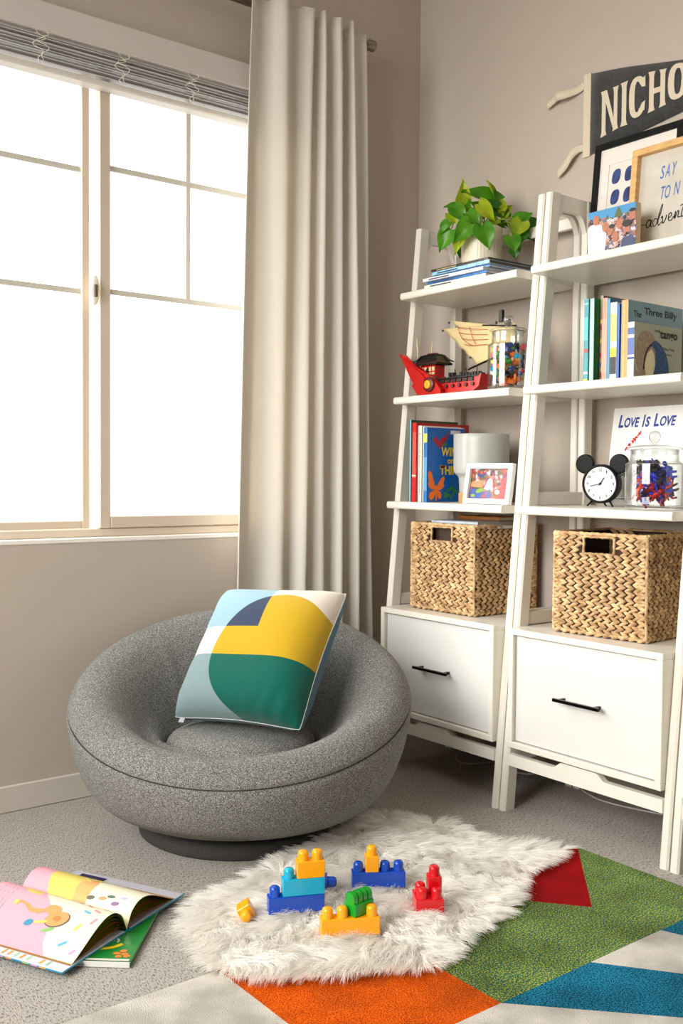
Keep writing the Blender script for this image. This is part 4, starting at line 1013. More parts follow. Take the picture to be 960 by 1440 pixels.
# local: +y is toward the window (bow), -y is the stern
hm=M()
poly=[(.125,.012),(.150,.040),(.140,.052),(.060,.046),(-.150,.050),(-.175,.058),(-.165,.020),(-.140,.006),(.100,.004)]
hm.prism(poly,-.028,.028,U=(0,1,0),V=(0,0,1),W=(1,0,0)); hm.build('hull',RED,sh)
m=M()
for k in range(9):
    y=.075-.026*k; m.box(-.032,-.028,y-.010,y+.010,.038,.050,bev=.001)
m.box(-.030,.030,-.165,.09,.051,.056,bev=.001).build('deck_rail',SBLK,sh)
m=M()
for k in range(7):
    y=.040-.030*k; m.add(*[q if j else [tuple(Matrix.Rotation(-PI/2,4,'Y')@Vector(v)+Vector((-.029,y,.028))) for v in q] for j,q in enumerate(cylgeo((0,0,0),.0065,.005,14))],0,False)
m.build('port_hub',DRED,sh)
m=M()
for k in range(24): m.add(*cylgeo((.012*((k%3)-1),.060-.024*(k//3),.056),.0035,.003,10),0,True)
m.build('deck_stud',BRN,sh)
# big swept bow fin
fn=M()
fin=[(.192,.150),(.120,.108),(.068,.080),(.020,.050),(-.012,.018),(-.014,.003),(.060,.001),(.095,.016),(.132,.058),(.166,.110)]
fn.prism(fin,-.048,-.032,U=(0,1,0),V=(0,0,1),W=(1,0,0))
for k in range(4):
    o2=.012*k; fn.prism([(.192-o2,.150-o2*.2),(.070-o2*.7,.070-o2*.7),(.072-o2*.7,.058-o2*.7),(.180-o2,.135-o2*.6)],-.053+.001*k,-.047,U=(0,1,0),V=(0,0,1),W=(1,0,0))
fo=fn.build('bow_fin',RED,sh)
def hubd(r,x0,x1,mt,nm,par):
    m=M(); T=Matrix.Translation((x0,.040,.036))@Matrix.Rotation(-PI/2,4,'Y'); m.lathe([(0,x0-x1),(r*.8,x0-x1),(r,(x0-x1)*.7),(r,0)],28,T=T); return m.build(nm,mt,par)
hubd(.025,-.048,-.056,DRED,'fin_disc',fo); hubd(.014,-.056,-.062,YEL,'fin_boss',fo); hubd(.006,-.062,-.065,YEL,'fin_boss',fo)
# cabin with pagoda roof
m=M().box(-.024,.024,.036,.118,.056,.066,bev=.001).box(-.022,.022,.042,.112,.066,.104,bev=.001); cb=m.build('cabin',RED,sh)
m=M()
for y0,y1 in ((.098,.111),(.082,.093),(.060,.070),(.044,.055)): m.box(-.0245,-.0215,y0,y1,.084,.098,bev=.0006).box(-.0245,-.0215,y0,y1,.072,.080,bev=.0006)
m.build('cabin_window',TAN,cb)
m=M(); T=Matrix.Translation((-.0218,.077,.086))@Matrix.Rotation(-PI/2,4,'Y'); m.lathe([(0,.003),(.007,.003),(.009,0)],20,T=T); m.build('porthole',SBLK,cb)
rf=M()
def frust(m,z0,z1,a0,b0,a1,b1,cy=.077):
    vs=[(sx_*a,cy+sy_*b,z) for z,a,b in ((z0,a0,b0),(z1,a1,b1)) for sx_,sy_ in ((-1,-1),(1,-1),(1,1),(-1,1))]
    m.add(vs,[(0,3,2,1),(4,5,6,7)]+[(i,(i+1)%4,4+(i+1)%4,4+i) for i in range(4)])
frust(rf,.104,.110,.036,.056,.036,.058); frust(rf,.112,.138,.034,.054,.016,.032); frust(rf,.138,.141,.018,.034,.016,.032)
for s1 in (-1,1):
    for s2 in (-1,1): rf.tube([(s1*.018,.077+s2*.034,.138),(s1*.030,.077+s2*.048,.122),(s1*.040,.077+s2*.060,.116)],[.003,.003,.002],6)
rf.build('pagoda_roof',SBLK,cb)
m=M(); frust(m,.1105,.1125,.0345,.055,.034,.054); frust(m,.1415,.146,.010,.020,.008,.017); m.build('roof_band',DRED,cb)
# skirt roof in front of the cabin
m=M()
for k in range(5): 
    y=.116-.020*k; m.prism([(y+.010,.056),(y,.066),(y-.010,.056)],-.034,-.026,U=(0,1,0),V=(0,0,1),W=(1,0,0))
m.build('lower_eave',BRN,sh)
for (y,x,z1_,dy) in ((.150,.004,.205,.012),(.118,.030,.190,-.004)):
    M().tube([(x,y,.060),(x,y+dy*.5,.14)],[.0018,.0018],6).tube([(x,y+dy*.4,.125),(x,y+dy,z1_)],[.0032,.0022],6).build('bow_mast',TAN,sh)
m=M()
R_=random.Random(2)
for k in range(12):
    y=-.015-.013*k; m.box(-.012,.004,y-.005,y+.005,.056,.062+R_.uniform(0,.012),bev=.001)
for k in range(3): m.tube([(0,-.03-.05*k,.060),(0,-.03-.05*k,.085)],.0018,6)
m.build('deck_gear',SBLK,sh)
# sails, standing further back
sl=M()
def sail(p,x,mt,nm,bul=.012,nu=16,nv=10):
    """p: four corners (y,z): top-far, top-near, bottom-near, bottom-far ; scalloped far edge"""
    P=[]
    for i in range(nu+1):
        u=i/nu; row=[]
        for j in range(nv+1):
            v=j/nv
            a=[(p[0][k]*(1-u)+p[1][k]*u)*(1-v)+(p[3][k]*(1-u)+p[2][k]*u)*v for k in (0,1)]
            sc2=.010*abs(math.sin(v*PI*4))*(1-u)
            row.append((x-bul*math.sin(PI*u)*(.4+.6*math.sin(PI*v))+.0018*math.sin(v*PI*8),a[0]-sc2,a[1]))
        P.append(row)
    o=M().grid(P).build(nm,mt,sh); sd=o.modifiers.new('t','SOLIDIFY'); sd.thickness=.0012; return o
SAIL=mat('sail_cloth',(.84,.76,.56),.7,bump=.2,bscale=120)
so=sail([(.105,.236),(-.230,.218),(-.225,.112),(-.060,.100)],.068,SAIL,'sail')
s2=sail([(.075,.262),(-.12,.226),(-.12,.190),(.01,.205)],.076,SAIL,'sail',.006)
rl=M()
def rline(pts,r=.0010): rl.tube(smooth_pts([(x+.030,y+.030,z) for y,z,x in pts],6),r,5)
rline([(-.015,.238,.024),(-.030,.205,.020),(-.055,.180,.018),(-.085,.165,.018)]); 
for a in (0,1,2,3): rline([(-.010-.012*a,.232-.020*a,.022),(-.080,.218-.018*a,.018),(-.155,.208-.016*a,.020)])
rline([(-.075,.225,.019),(-.090,.190,.017),(-.105,.165,.018)])
rl.build('sail_stripe',mat('sail_red',(.70,.12,.10),.5),so)
for y,z_ in ((.060,.229),(.030,.252),(-.072,.126)): M().ell((.060,y+.034,z_),(.003,.004,.004),8,6).build('sail_fastener',SBLK,so)
m=M().cyl((.062,-.028,.088),(.062,-.235,.140),.0035,8); m.build('sail_boom',SBLK,sh)
m=M().cyl((.0745,-.140,.0),(.0745,-.140,.235),.0035,8); m.build('main_mast',BRN,sh)
m=M().cyl((.064,-.090,.226),(.064,-.235,.209),.003,8).box(.058,.070,-.180,-.165,.228,.266,bev=.001).box(.058,.070,-.210,-.190,.209,.232,bev=.001); m.build('yard_arm',SBLK,sh)

# ================================================================== potted pothos
zt0=SH[0][0]+.0008+sum(ths)+.0006
PC=Vector((-.168,-.498,zt0))
pt=thing('potted_plant','lime green trailing pothos in a ribbed cream pot on the magazine stack','plant',PC)
CER=mat('cream_ceramic',(.88,.84,.76),.35,spec=.5)
P=[]
for r,z in smooth_pts([(.0,.001),(.055,.001),(.062,.006),(.0655,.03),(.067,.09),(.0675,.122),(.066,.126),(.0635,.124),(.062,.09)],5):
    P.append([((r*(1+(.006*math.cos(k*PI/2) if .06<r and z<.12 else 0)))*math.cos(2*PI*k/144),(r*(1+(.006*math.cos(k*PI/2) if .06<r and z<.12 else 0)))*math.sin(2*PI*k/144),z) for k in range(144)])
M().grid(P,cv=True).build('pot',CER,pt)
M().lathe([(0,.108),(.062,.106)],32).build('soil',mat('potting_soil',(.16,.11,.08),.95,bump=1,bscale=150),pt)
def leafmat(n,c,c2):
    m=mat(n,c,.38,c2=c2,vscale=18,spec=.5); return addtrans(m,c2,.30)
LM=[leafmat('leaf_lime',(.62,.74,.10),(.78,.84,.20)),leafmat('leaf_green',(.22,.50,.06),(.36,.62,.10)),leafmat('leaf_deep_green',(.12,.36,.06),(.22,.48,.09)),leafmat('leaf_yellow_green',(.48,.60,.08),(.60,.66,.12))]
LAT=Vector((.79,-.61,0)); TOC=Vector((-.61,-.79,0)); UPV=Vector((0,0,1))
def cp(cx,cy,d): return LAT*((cx/5.333-86)*.002336)+UPV*(.129+(77-cy/5.333)*.00234)+TOC*d
def leaf(base,tip,mi,wr,roll,cup,nm='leaf'):
    A=tip-base; Ln=A.length; A.normalize()
    n0=(TOC*.8+UPV*.45); n0=(n0-A*n0.dot(A)).normalized(); Bv=A.cross(n0); N_=(n0*math.cos(roll)+Bv*math.sin(roll)).normalized(); Bv=A.cross(N_)
    m=M(); P=[]
    for i in range(15):
        s=i/14; w=wr*Ln*(math.sin(PI*min(1,(s*.93+.07))**.62))*(1-.15*s)
        if s>.8: w*=1-((s-.8)/.2)**1.6*.55
        back=-.10*Ln*(1-s)**4
        row=[]
        for j in range(-4,5):
            t=j/4; x=s*Ln+back*abs(t)*1.4; 
            z=cup*Ln*(abs(t)**1.5)*.5 - .16*Ln*s*s - .012*Ln*(1 if j==0 else 0)+.02*Ln*math.sin(s*9+t*3)
            row.append(tuple(base+A*x+Bv*(w*t)+N_*z))
        P.append(row)
    m.grid(P); o=m.build(nm,LM[mi],pt); return o
lv_=[(300,262,312,62,0,.01,.03,.36,.5),(575,225,310,132,1,.0,.03,.36,.2),(590,300,430,235,2,.02,.05,.42,.0),(560,195,500,60,3,-.01,.02,.34,.7),(600,300,590,185,3,.03,.01,.40,-.4),(590,325,680,250,3,.02,.03,.40,.3),
(640,335,640,275,2,.02,.03,.5,.5),(285,270,162,262,1,.03,.03,.42,.3),(200,330,258,412,0,.05,.06,.50,.2),(330,300,345,180,1,.02,.01,.42,-.5),(225,290,320,405,1,.06,.07,.46,.2),(330,340,425,430,1,.07,.08,.5,.1),
(410,270,545,385,0,.07,.05,.34,.3),(205,385,130,480,1,.04,.05,.46,.3),(215,450,125,608,1,.05,.04,.44,.1),(345,420,225,555,1,.08,.08,.42,-.2),(300,480,238,632,0,.06,.05,.34,.2),(425,445,490,618,1,.09,.10,.46,.1),
(350,430,450,445,2,.07,.08,.40,.2),(740,385,680,505,3,.05,.06,.55,.0),(710,380,825,305,1,.03,.03,.50,.2),(800,385,888,330,2,.01,.0,.45,.2),(760,425,850,520,2,.03,.03,.40,.3),(755,440,715,555,2,.04,.05,.46,-.1),
(655,505,690,620,1,.06,.07,.60,.1),(690,580,700,655,2,.04,.04,.60,.2),(560,400,480,340,3,.04,.05,.40,.0),(660,400,560,350,2,.0,.02,.36,.2),(300,500,300,630,2,-.02,-.02,.30,.3),(470,300,400,240,3,.0,.01,.5,.2),
(520,300,620,250,2,-.03,-.02,.45,.2),(460,250,380,190,1,-.03,-.03,.5,.1),(250,330,180,340,3,-.01,.0,.5,.3),(700,470,760,560,1,.0,.0,.45,-.2),(540,360,640,400,1,-.02,.0,.4,.2),(370,400,300,330,2,-.01,.0,.5,.1)]
R_=random.Random(12); st=M()
for bx_,by_,tx_,ty_,mi,d0,d1,wr,roll in lv_:
    b=cp(bx_,by_,d0);t=cp(tx_,ty_,d1); leaf(b,t,mi,wr,roll+R_.uniform(-.15,.15),.25)
    root=Vector((R_.uniform(-.03,.03),R_.uniform(-.03,.03),.108)); mid=(root*.5+b*.5)+Vector((0,0,.035))
    if b.z<.12: mid=Vector((b.x*.75,b.y*.75,.150))
    stem_=M().tube(smooth_pts([tuple(root),tuple(mid),tuple(b)],6),[.0016]*13,6); stem_.build('stem',LM[3],pt)

# ================================================================== building blocks on the fur
UB,HB,ZF=.0310,.0365,.040
PB={'blue':mat('block_blue',(.02,.28,.72),.22,spec=.6),'cyan':mat('block_cyan',(.0,.66,.82),.22,spec=.6),'yellow':mat('block_yellow',(.98,.66,.05),.22,spec=.6),'red':mat('block_red',(.82,.05,.10),.2,spec=.6),'green':mat('block_green',(.05,.60,.15),.2,spec=.6)}
def block(label,color,nx,ny,loc,rz=0,skip=(),rot=None):
    """origin at the centre of the underside"""
    b=thing('building_block',label,'toy block',loc,rz,'chunky toy building blocks on the fur rug',rot)
    w,d=nx*UB/2-.0004,ny*UB/2-.0004
    m=M().box(-w,w,-d,d,0,HB,bev=.0016); m.build('block_body',PB[color],b)
    for i in range(nx):
        for j in range(ny):
            x,y=(i-(nx-1)/2)*UB,(j-(ny-1)/2)*UB
            if (i,j) in skip: continue
            M().lathe(smooth_pts([(.0118,HB-.001),(.0116,HB+.012),(.0112,HB+.0165),(.0085,HB+.0205),(.004,HB+.0218),(0,HB+.022)],3),28,c=(x,y,0)).build('stud',PB[color],b)
    return b
a=math.radians(-24.4); ax=Vector((math.cos(a),math.sin(a),0)); bk=Vector((-math.sin(a),math.cos(a),0))
ctr=Vector((-1.3325,-1.1125,ZF-.006))+bk*.0155
# bottom: 4, middle: 3 flush right, top: 2 flush right
block('long blue toy block at the bottom of the stepped tower','blue',4,1,ctr,a,skip=((1,0),(2,0),(3,0)))
block('cyan toy block in the middle of the stepped tower','cyan',3,1,ctr+ax*(UB*.5)+Vector((0,0,HB+.0003)),a,skip=((1,0),(2,0)))
block('yellow two-stud toy block on top of the stepped tower','yellow',2,1,ctr+ax*UB+Vector((0,0,2*HB+.0006)),a)
a=math.radians(-32.6); ax=Vector((math.cos(a),math.sin(a),0)); bk=Vector((-math.sin(a),math.cos(a),0)); ctr=Vector((-1.110,-1.122,ZF-.004))+bk*.0155
block('long blue toy block carrying one yellow block, between the tower and the red blocks','blue',4,1,ctr,a,skip=((1,0),))
block('single yellow toy block standing on the long blue block behind the green one','yellow',1,1,ctr-ax*UB*.5+Vector((0,0,HB+.0003)),a)
a=math.radians(-33); ax=Vector((math.cos(a),math.sin(a),0)); bk=Vector((-math.sin(a),math.cos(a),0)); ctr=Vector((-1.087,-1.262,ZF-.012))
block('square red toy block with three studs showing','red',2,2,ctr,a,skip=((1,1),))
block('single red toy block standing on the square red block','red',1,1,ctr+ax*UB*.5+bk*UB*.5+Vector((0,0,HB+.0003)),a)
a=math.radians(-28.5); ax=Vector((math.cos(a),math.sin(a),0)); bk=Vector((-math.sin(a),math.cos(a),0)); ctr=Vector((-1.305,-1.265,ZF-.008))+bk*.0155
block('long yellow toy block with the green block lying across it, nearest the camera','yellow',4,1,ctr,a,skip=((2,0),))
a2=math.radians(38); dv=Vector((math.cos(a2),math.sin(a2),0)); c3=ctr+ax*UB*.5
gq=thing('building_block','green toy block with four rounded ridges, lying across the long yellow block','toy block',c3+Vector((.010,.010,HB+.0003)),math.radians(4),'chunky toy building blocks on the fur rug')
M().box(-.024,.030,-.018,.018,0,.026,bev=.0016).build('block_body',PB['green'],gq)
for k in range(4):
    x=-.0175+.0135*k; m=M(); pr_=[(-.0135,.025),(-.0135,.038)]+[(-.0135*math.cos(PI*t/12),.038+.010*math.sin(PI*t/12)) for t in range(1,12)]+[(.0135,.038),(.0135,.025)]
    m.prism(pr_,-.0052,.0052,O=(x,0,0),U=(0,1,0),V=(0,0,1),W=(1,0,0)); m.build('ridge',PB['green'],gq)
def lying(label,color,p,dr,nx=1):
    """block on its side, studs pointing along the horizontal direction dr"""
    d=Vector((dr[0],dr[1],0)).normalized(); rot=Vector((0,0,1)).rotation_difference(d).to_euler()
    b=block(label,color,nx,1,p,0,rot=tuple(rot)); return b
lying('blue toy block tipped on its side behind the green block','blue',(-1.232,-1.158,ZF+.010),(.80,-.60))
lying('yellow toy block tipped on its side, left of the stepped tower','yellow',(-1.418,-1.040,ZF+.006),(-.50,-.85))
lying('blue toy block lying on its side, half hidden behind the stepped tower','blue',(-1.235,-1.030,ZF+.012),(.80,-.60))

# ================================================================== white fur rug
out=[(-1.585,-1.095),(-1.56,-1.00),(-1.46,-.90),(-1.36,-.880),(-1.285,-.850),(-1.19,-.815),(-1.09,-.79),(-.98,-.765),(-.90,-.735),(-.80,-.70),(-.735,-.715),(-.70,-.78),(-.655,-.83),(-.635,-.90),(-.66,-.98),(-.635,-1.06),(-.58,-1.11),(-.53,-1.18),(-.56,-1.22),(-.66,-1.235),(-.76,-1.265),(-.86,-1.32),(-.93,-1.365),(-1.03,-1.39),(-1.13,-1.42),(-1.21,-1.455),(-1.26,-1.46),(-1.33,-1.41),(-1.42,-1.375),(-1.50,-1.325),(-1.555,-1.285),(-1.60,-1.20)]
cx0=sum(p[0] for p in out)/len(out); cy0=sum(p[1] for p in out)/len(out)
OUT=np.array(smooth_pts(out+[out[0]],6)[:-1])
def inside(px,py,Pg):
    x,y=px,py; r=np.zeros(len(x),bool); n=len(Pg); j=n-1
    for i in range(n):
        xi,yi=Pg[i];xj,yj=Pg[j]
        c=((yi>y)!=(yj>y))&(x<(xj-xi)*(y-yi)/((yj-yi) if yj!=yi else 1e-9)+xi); r^=c; j=i
    return r
def edist(px,py,Pg):
    d=np.full(len(px),9.); g=np.zeros((len(px),2))
    A=Pg;B=np.roll(Pg,-1,0)
    for a_,b_ in zip(A,B):
        ab=b_-a_; t=np.clip(((px-a_[0])*ab[0]+(py-a_[1])*ab[1])/(ab@ab+1e-12),0,1)
        qx=a_[0]+t*ab[0];qy=a_[1]+t*ab[1]; dd=np.hypot(px-qx,py-qy); k=dd<d
        d[k]=dd[k]; g[k,0]=(qx-px)[k]; g[k,1]=(qy-py)[k]
    g/=np.maximum(np.hypot(g[:,0],g[:,1]),1e-9)[:,None]; return d,g
rng=np.random.RandomState(3)
fur=thing('fur_rug','shaggy white faux fur rug lying between the round chair and the colourful rug','fur rug',(0,0,0))
# hide: inset outline slab
IN=[]
dd,gg=edist(OUT[:,0]*.999+cx0*.001,OUT[:,1]*.999+cy0*.001,OUT)
IN=[(x-g_[0]*.030,y-g_[1]*.030) for (x,y),g_ in zip(OUT,gg)]
cen=np.array([cx0,cy0]); 
hm=M(); n=len(IN); rings=[]
for s,z in ((1,.0150),(1,.0185),(.8,.022),(.5,.023),(.2,.023)):
    rings.append([(cen[0]+(x-cen[0])*s,cen[1]+(y-cen[1])*s,z) for x,y in IN])
hm.grid(rings,cv=True); hm.f.append(tuple(range(len(hm.v)-n,len(hm.v)))); hm.mi.append(0); hm.sm.append(True)
FURM=mat('white_fur',(.995,.99,.975),.9,spec=.05); addtrans(FURM,(1,.99,.97),.42)
hm.build('hide',mat('fur_hide',(.98,.97,.95),.9),fur)
NS=90000
bx0,by0=OUT.min(0);bx1,by1=OUT.max(0)
X=rng.uniform(bx0,bx1,NS*3);Y=rng.uniform(by0,by1,NS*3)
dch=np.hypot(X-CX,Y-CY)
k=inside(X,Y,OUT)&(dch>.285); X=X[k][:NS];Y=Y[k][:NS]
d,g_=edist(X,Y,OUT); k=d>.022; X,Y,d,g_=X[k],Y[k],d[k],g_[k]; NS=len(X)
# clump centres
NCL=3600
ci=rng.choice(NS,NCL,replace=False); CXY=np.stack([X[ci],Y[ci]],1)
cell={}
for q,(x,y) in enumerate(CXY): cell.setdefault((int(x//.04),int(y//.04)),[]).append(q)
own=np.zeros(NS,int)
for i in range(NS):
    a0,b0=int(X[i]//.04),int(Y[i]//.04); best=9;bi=0
    for u in (-1,0,1):
        for v in (-1,0,1):
            for q in cell.get((a0+u,b0+v),()):
                e=(CXY[q,0]-X[i])**2+(CXY[q,1]-Y[i])**2
                if e<best: best=e;bi=q
    own[i]=bi
def flow(x,y,d,g):
    a=np.array([mnoise.noise(Vector((xx*5.5,yy*5.5,3.3)))*2.6+mnoise.noise(Vector((xx*16,yy*16,7.7)))*1.5 for xx,yy in zip(x,y)])
    base=np.arctan2(-.75,-.35)           # lies towards the camera
    ang=base+a*1.15
    fx,fy=np.cos(ang),np.sin(ang)
    w=np.clip(1-d/.09,0,1)[:,None]
    v=np.stack([fx,fy],1)*(1-w*.92)+g*w*1.25
    return v/np.maximum(np.hypot(v[:,0],v[:,1]),1e-9)[:,None]
FC=flow(CXY[:,0],CXY[:,1],d[ci],g_[ci])
fd=FC[own]+rng.normal(0,.20,(NS,2)); fd/=np.hypot(fd[:,0],fd[:,1])[:,None]
cl_len=rng.uniform(.040,.064,NCL); Ls=cl_len[own]*rng.uniform(.72,1.12,NS)
lift=(rng.uniform(.28,.62,NCL))[own]*rng.uniform(.7,1.25,NS)*(1-.45*np.clip(1-d/.06,0,1))
R0=np.stack([X,Y],1); z0=.0185+.004*np.clip(d/.1,0,1)
ctipxy=CXY+FC*(cl_len*.92)[:,None]
NSG=5
pts=np.zeros((NS,NSG+1,3))
for s_ in range(NSG+1):
    t=s_/NSG
    own_xy=R0+fd*(Ls*(.85*t+.15*t*t))[:,None]
    tgt=ctipxy[own]-FC[own]*((1-t)*cl_len[own]*.9)[:,None]
    w=.42*t**1.3
    pts[:,s_,:2]=own_xy*(1-w)+tgt*w
    h=Ls*lift*(1.55*t-1.0*t*t)
    pts[:,s_,2]=np.maximum(z0+h,.004+.010*(1-t)+rng.uniform(0,.004,NS))
jit=rng.normal(0,.0011,(NS,NSG+1,3))*np.linspace(0,1,NSG+1)[None,:,None]; pts+=jit; pts[:,:,2]=np.maximum(pts[:,:,2],.003)
wd=np.array([1,.95,.85,.66,.42,.08])*.00062
ang=rng.uniform(0,PI,NS); 
tx=fd[:,0];ty=fd[:,1]
side=np.stack([-ty*np.cos(ang),tx*np.cos(ang),np.sin(ang)],1)
V_=np.zeros((NS,NSG+1,2,3))
for s_ in range(NSG+1):
    V_[:,s_,0]=pts[:,s_]+side*wd[s_]; V_[:,s_,1]=pts[:,s_]-side*wd[s_]
V_=V_.reshape(-1,3)
base=(np.arange(NS)*(NSG+1)*2)[:,None]; seg=(np.arange(NSG)*2)[None,:]
b=(base+seg).reshape(-1); F_=np.stack([b,b+1,b+3,b+2],1)
me=bpy.data.meshes.new('fur_pile'); me.vertices.add(len(V_)); me.vertices.foreach_set('co',V_.astype(np.float32).ravel())
me.loops.add(F_.size); me.loops.foreach_set('vertex_index',F_.astype(np.int32).ravel()); me.polygons.add(len(F_)); me.polygons.foreach_set('loop_start',np.arange(0,F_.size,4,dtype=np.int32)); 
me.materials.append(FURM); me.update(calc_edges=True)
fo=bpy.data.objects.new('fur_pile',me); COL.objects.link(fo); fo.parent=fur; fo['kind']='stuff'

# ================================================================== books on the carpet
# green book underneath
gb=thing('picture_book','closed green picture book lying under the open pink book on the carpet','book',(-1.698,-1.057,.001),math.atan2(.757,.65)-PI/2)
# local: x=-.2..0 (bottom edge), y 0..27
GC=mat('green_book_cover',(.12,.52,.20),.3,coat=.3)
M().box(-.20,0,0,.27,0,.002,bev=.0004).box(-.20,0,0,.27,.0095,.0115,bev=.0004).build('cover',GC,gb)
M().box(-.198,-.003,.003,.267,.002,.0095).build('pages',PAPER,gb)
M().box(-.20,-.0005,-.001,.003,.0,.0115,bev=.0006).build('spine',mat('white_spine',(.86,.86,.84),.4),gb)
O=(0,0,.0115);U=(1,0,0);V=(0,1,0)
m=M(); flat(m,[(-.198,.004),(-.004,.004),(-.004,.012),(-.198,.012)],O,U,V); m.build('cover_band',mat('print_cream',(.86,.86,.80),.4),gb)
m=M(); stroke(m,smooth_pts([(-.19,.03),(-.12,.045),(-.06,.055),(-.035,.075)],5),.010,O,U,V); m.build('cover_yellow_streak',mat('print_yellow',(.90,.80,.10),.4),gb)
m=M(); flat(m,[(-.198,.02),(-.10,.02),(-.085,.05),(-.06,.075),(-.10,.09),(-.198,.085)],O,U,V,lift=.0003); m.build('cover_blue_patch',mat('print_blue',(.10,.35,.50),.4),gb)
m=M(); stroke(m,smooth_pts([(-.085,.088),(-.070,.100),(-.050,.095),(-.046,.080)],5),.005,O,U,V,lift=.001); flat(m,blob(14,.012,.005,-.065,.085,.5),O,U,V,lift=.0008); m.build('cover_silver_loop',mat('print_silver',(.75,.78,.78),.3),gb)
m=M()
for p in ((-.030,.022),(-.020,.032),(-.036,.034),(-.024,.045),(-.014,.024)): flat(m,blob(9,.008,.006,p[0],p[1],jit=.25),O,U,V,lift=.0007)
m.build('cover_orange_blossom',mat('print_orange',(.93,.50,.08),.4),gb)
m=M()
for i in range(8): stroke(m,[(-.05+.006*i,.11+.012*i),(-.045+.006*i,.122+.012*i),(-.037+.006*i,.112+.012*i)],.0012,O,U,V)
stroke(m,[(-.150,-.0012),(-.150,-.0012)],.001,O,U,V)
m.build('cover_lines',mat('ink_dark_green',(.03,.20,.10),.5),gb)
m=M(); put_text(m,'RANDOM HOUSE',(-.150,-.0014,.0035),(1,0,0),(0,0,1),.060,.0038); m.build('spine_lettering',mat('ink_grey',(.35,.42,.45),.5),gb)

# open book
A0=math.atan2(.447,.894)
ob=thing('open_book','open picture book with pink and cream pages, lying on the green book on the carpet','book',(-1.641,-.932,.0132),A0)
Wd,Hg=.204,.312
def slope(x): return 0.0
def covgrid(x0,x1,z,t):
    P=[];n=14
    for i in range(n+1):
        x=x0+(x1-x0)*i/n; P.append((x,slope(x)+z))
    poly=P+[(x,zz-t) for x,zz in P[::-1]]
    return poly
CV=mat('turquoise_cover',(.05,.58,.72),.3,coat=.4)
m=M()
for x0,x1 in ((-Wd,-.004),(.004,Wd)): m.prism(covgrid(x0,x1,.0022,.0022),0,Hg,U=(1,0,0),V=(0,0,1),W=(0,1,0))
m.prism([(-.006,.0),(.006,0),(.006,.0022),(-.006,.0022)],0,Hg,U=(1,0,0),V=(0,0,1),W=(0,1,0)); m.build('cover',CV,ob)
# printed inner boards
def inner(x0,x1,mt,nm):
    m=M(); m.prism(covgrid(x0,x1,.0030,.0007),.002,Hg-.002,U=(1,0,0),V=(0,0,1),W=(0,1,0)); return m.build(nm,mt,ob)
inner(-Wd+.001,-.01,mat('endpaper_white',(.88,.89,.92),.5),'endpaper'); inner(.01,Wd-.001,mat('endpaper_grey',(.74,.74,.78),.5),'endpaper')
def strip(u0,u1,v0,v1,col,nm='endpaper_print'):
    m=M(); xs=[u0+(u1-u0)*i/6 for i in range(7)]
    m.grid([[(x,v,slope(x)+.0034) for v in (v0,v1)] for x in xs],smooth=False); m.build(nm,mat('print_patch',col,.5),ob)
for i,(v,c) in enumerate(((.045,(.55,.75,.58)),(.062,(.90,.62,.15)),(.095,(.60,.80,.62)),(.112,(.90,.60,.15)),(.128,(.60,.80,.62)),(.145,(.90,.62,.2)),(.16,(.9,.6,.15)))): strip(-.197,-.180,v,v+.006,c)
strip(.172,.192,.210,.285,(.14,.10,.28))
strip(.1955,.1985,.03,.30,(.86,.66,.25)) if False else None
m=M()
for i in range(12):
    v=.02+i*.022; m.box(-Wd-.0008,-Wd+.0005,v,v+.016,slope(.2)+.0002,slope(.2)+.0022,mi=i%4)
m.build('cover_edge_print',[mat('edge_'+n_,c,.4) for n_,c in (('blue',(.10,.55,.80)),('orange',(.95,.65,.30)),('pink',(.85,.60,.75)),('lime',(.65,.80,.35)))],ob)
# sheets of pages
PG={'pink':mat('page_pink',(.93,.66,.72),.5),'cream':mat('page_cream',(.93,.92,.80),.5),'yellow':mat('page_yellow',(.90,.82,.40),.5),'orange':mat('page_orange',(.95,.68,.42),.5),'dark':mat('page_green_back',(.42,.47,.13),.5),'ochre':mat('page_ochre',(.62,.42,.12),.5)}
pm=[PG['pink'],PG['cream'],PG['yellow'],PG['orange']]
def prf(s,hump,wid,u):   # u 0..1 -> x,z along a sheet; s side
    x=wid*(u**.92); z=hump*(math.sin(PI*min(1,u**.62))**1.1)*(1-.25*u)+.006*(1-u)+slope(x)+.004
    if u<.06: z=z*(u/.06)**.5+.003*(1-u/.06)
    return s*x,z
def bord(u,v): return .21+.45*(1-u)+.035*math.sin(u*9)
def leftmat(u,v):
    if v>bord(u,v): 
        if u<.30+.0*v and v>.62 and v<.62+.30*(1-u/.30)+.10: return 2
        return 0
    return 1
def rightmat(u,v):
    if v>.74+.10*math.sin(u*4): return 0 if u<.62 else 3
    if v>.50+.05*math.sin(u*7): return 2 if u<.55 else 3
    if v>.40 and u<.35+.1*math.sin(v*30): return 3
    if u>.62+.10*math.sin(v*9): return 3
    return 1
def sheet(s,hump,wid,fn,name,v0=.004,v1=.304,mats=None,NU=84,NV=84):
    m=M(); P=[[(*[prf(s,hump*(1+.10*math.sin(v*2.2)),wid,i/NU)[0]],v0+(v1-v0)*v,prf(s,hump*(1+.25*v),wid,i/NU)[1]) for v in [j/NV for j in range(NV+1)]] for i in range(NU+1)]
    P=[[(x,y,z) for (x,y,z) in r] for r in P]
    m.grid(P)
    if fn:
        q=0
        for i in range(NU):
            for j in range(NV): m.mi[q]=fn((i+.5)/NU,(j+.5)/NV); q+=1
    o=m.build(name,mats or pm,ob,fix=False); return o
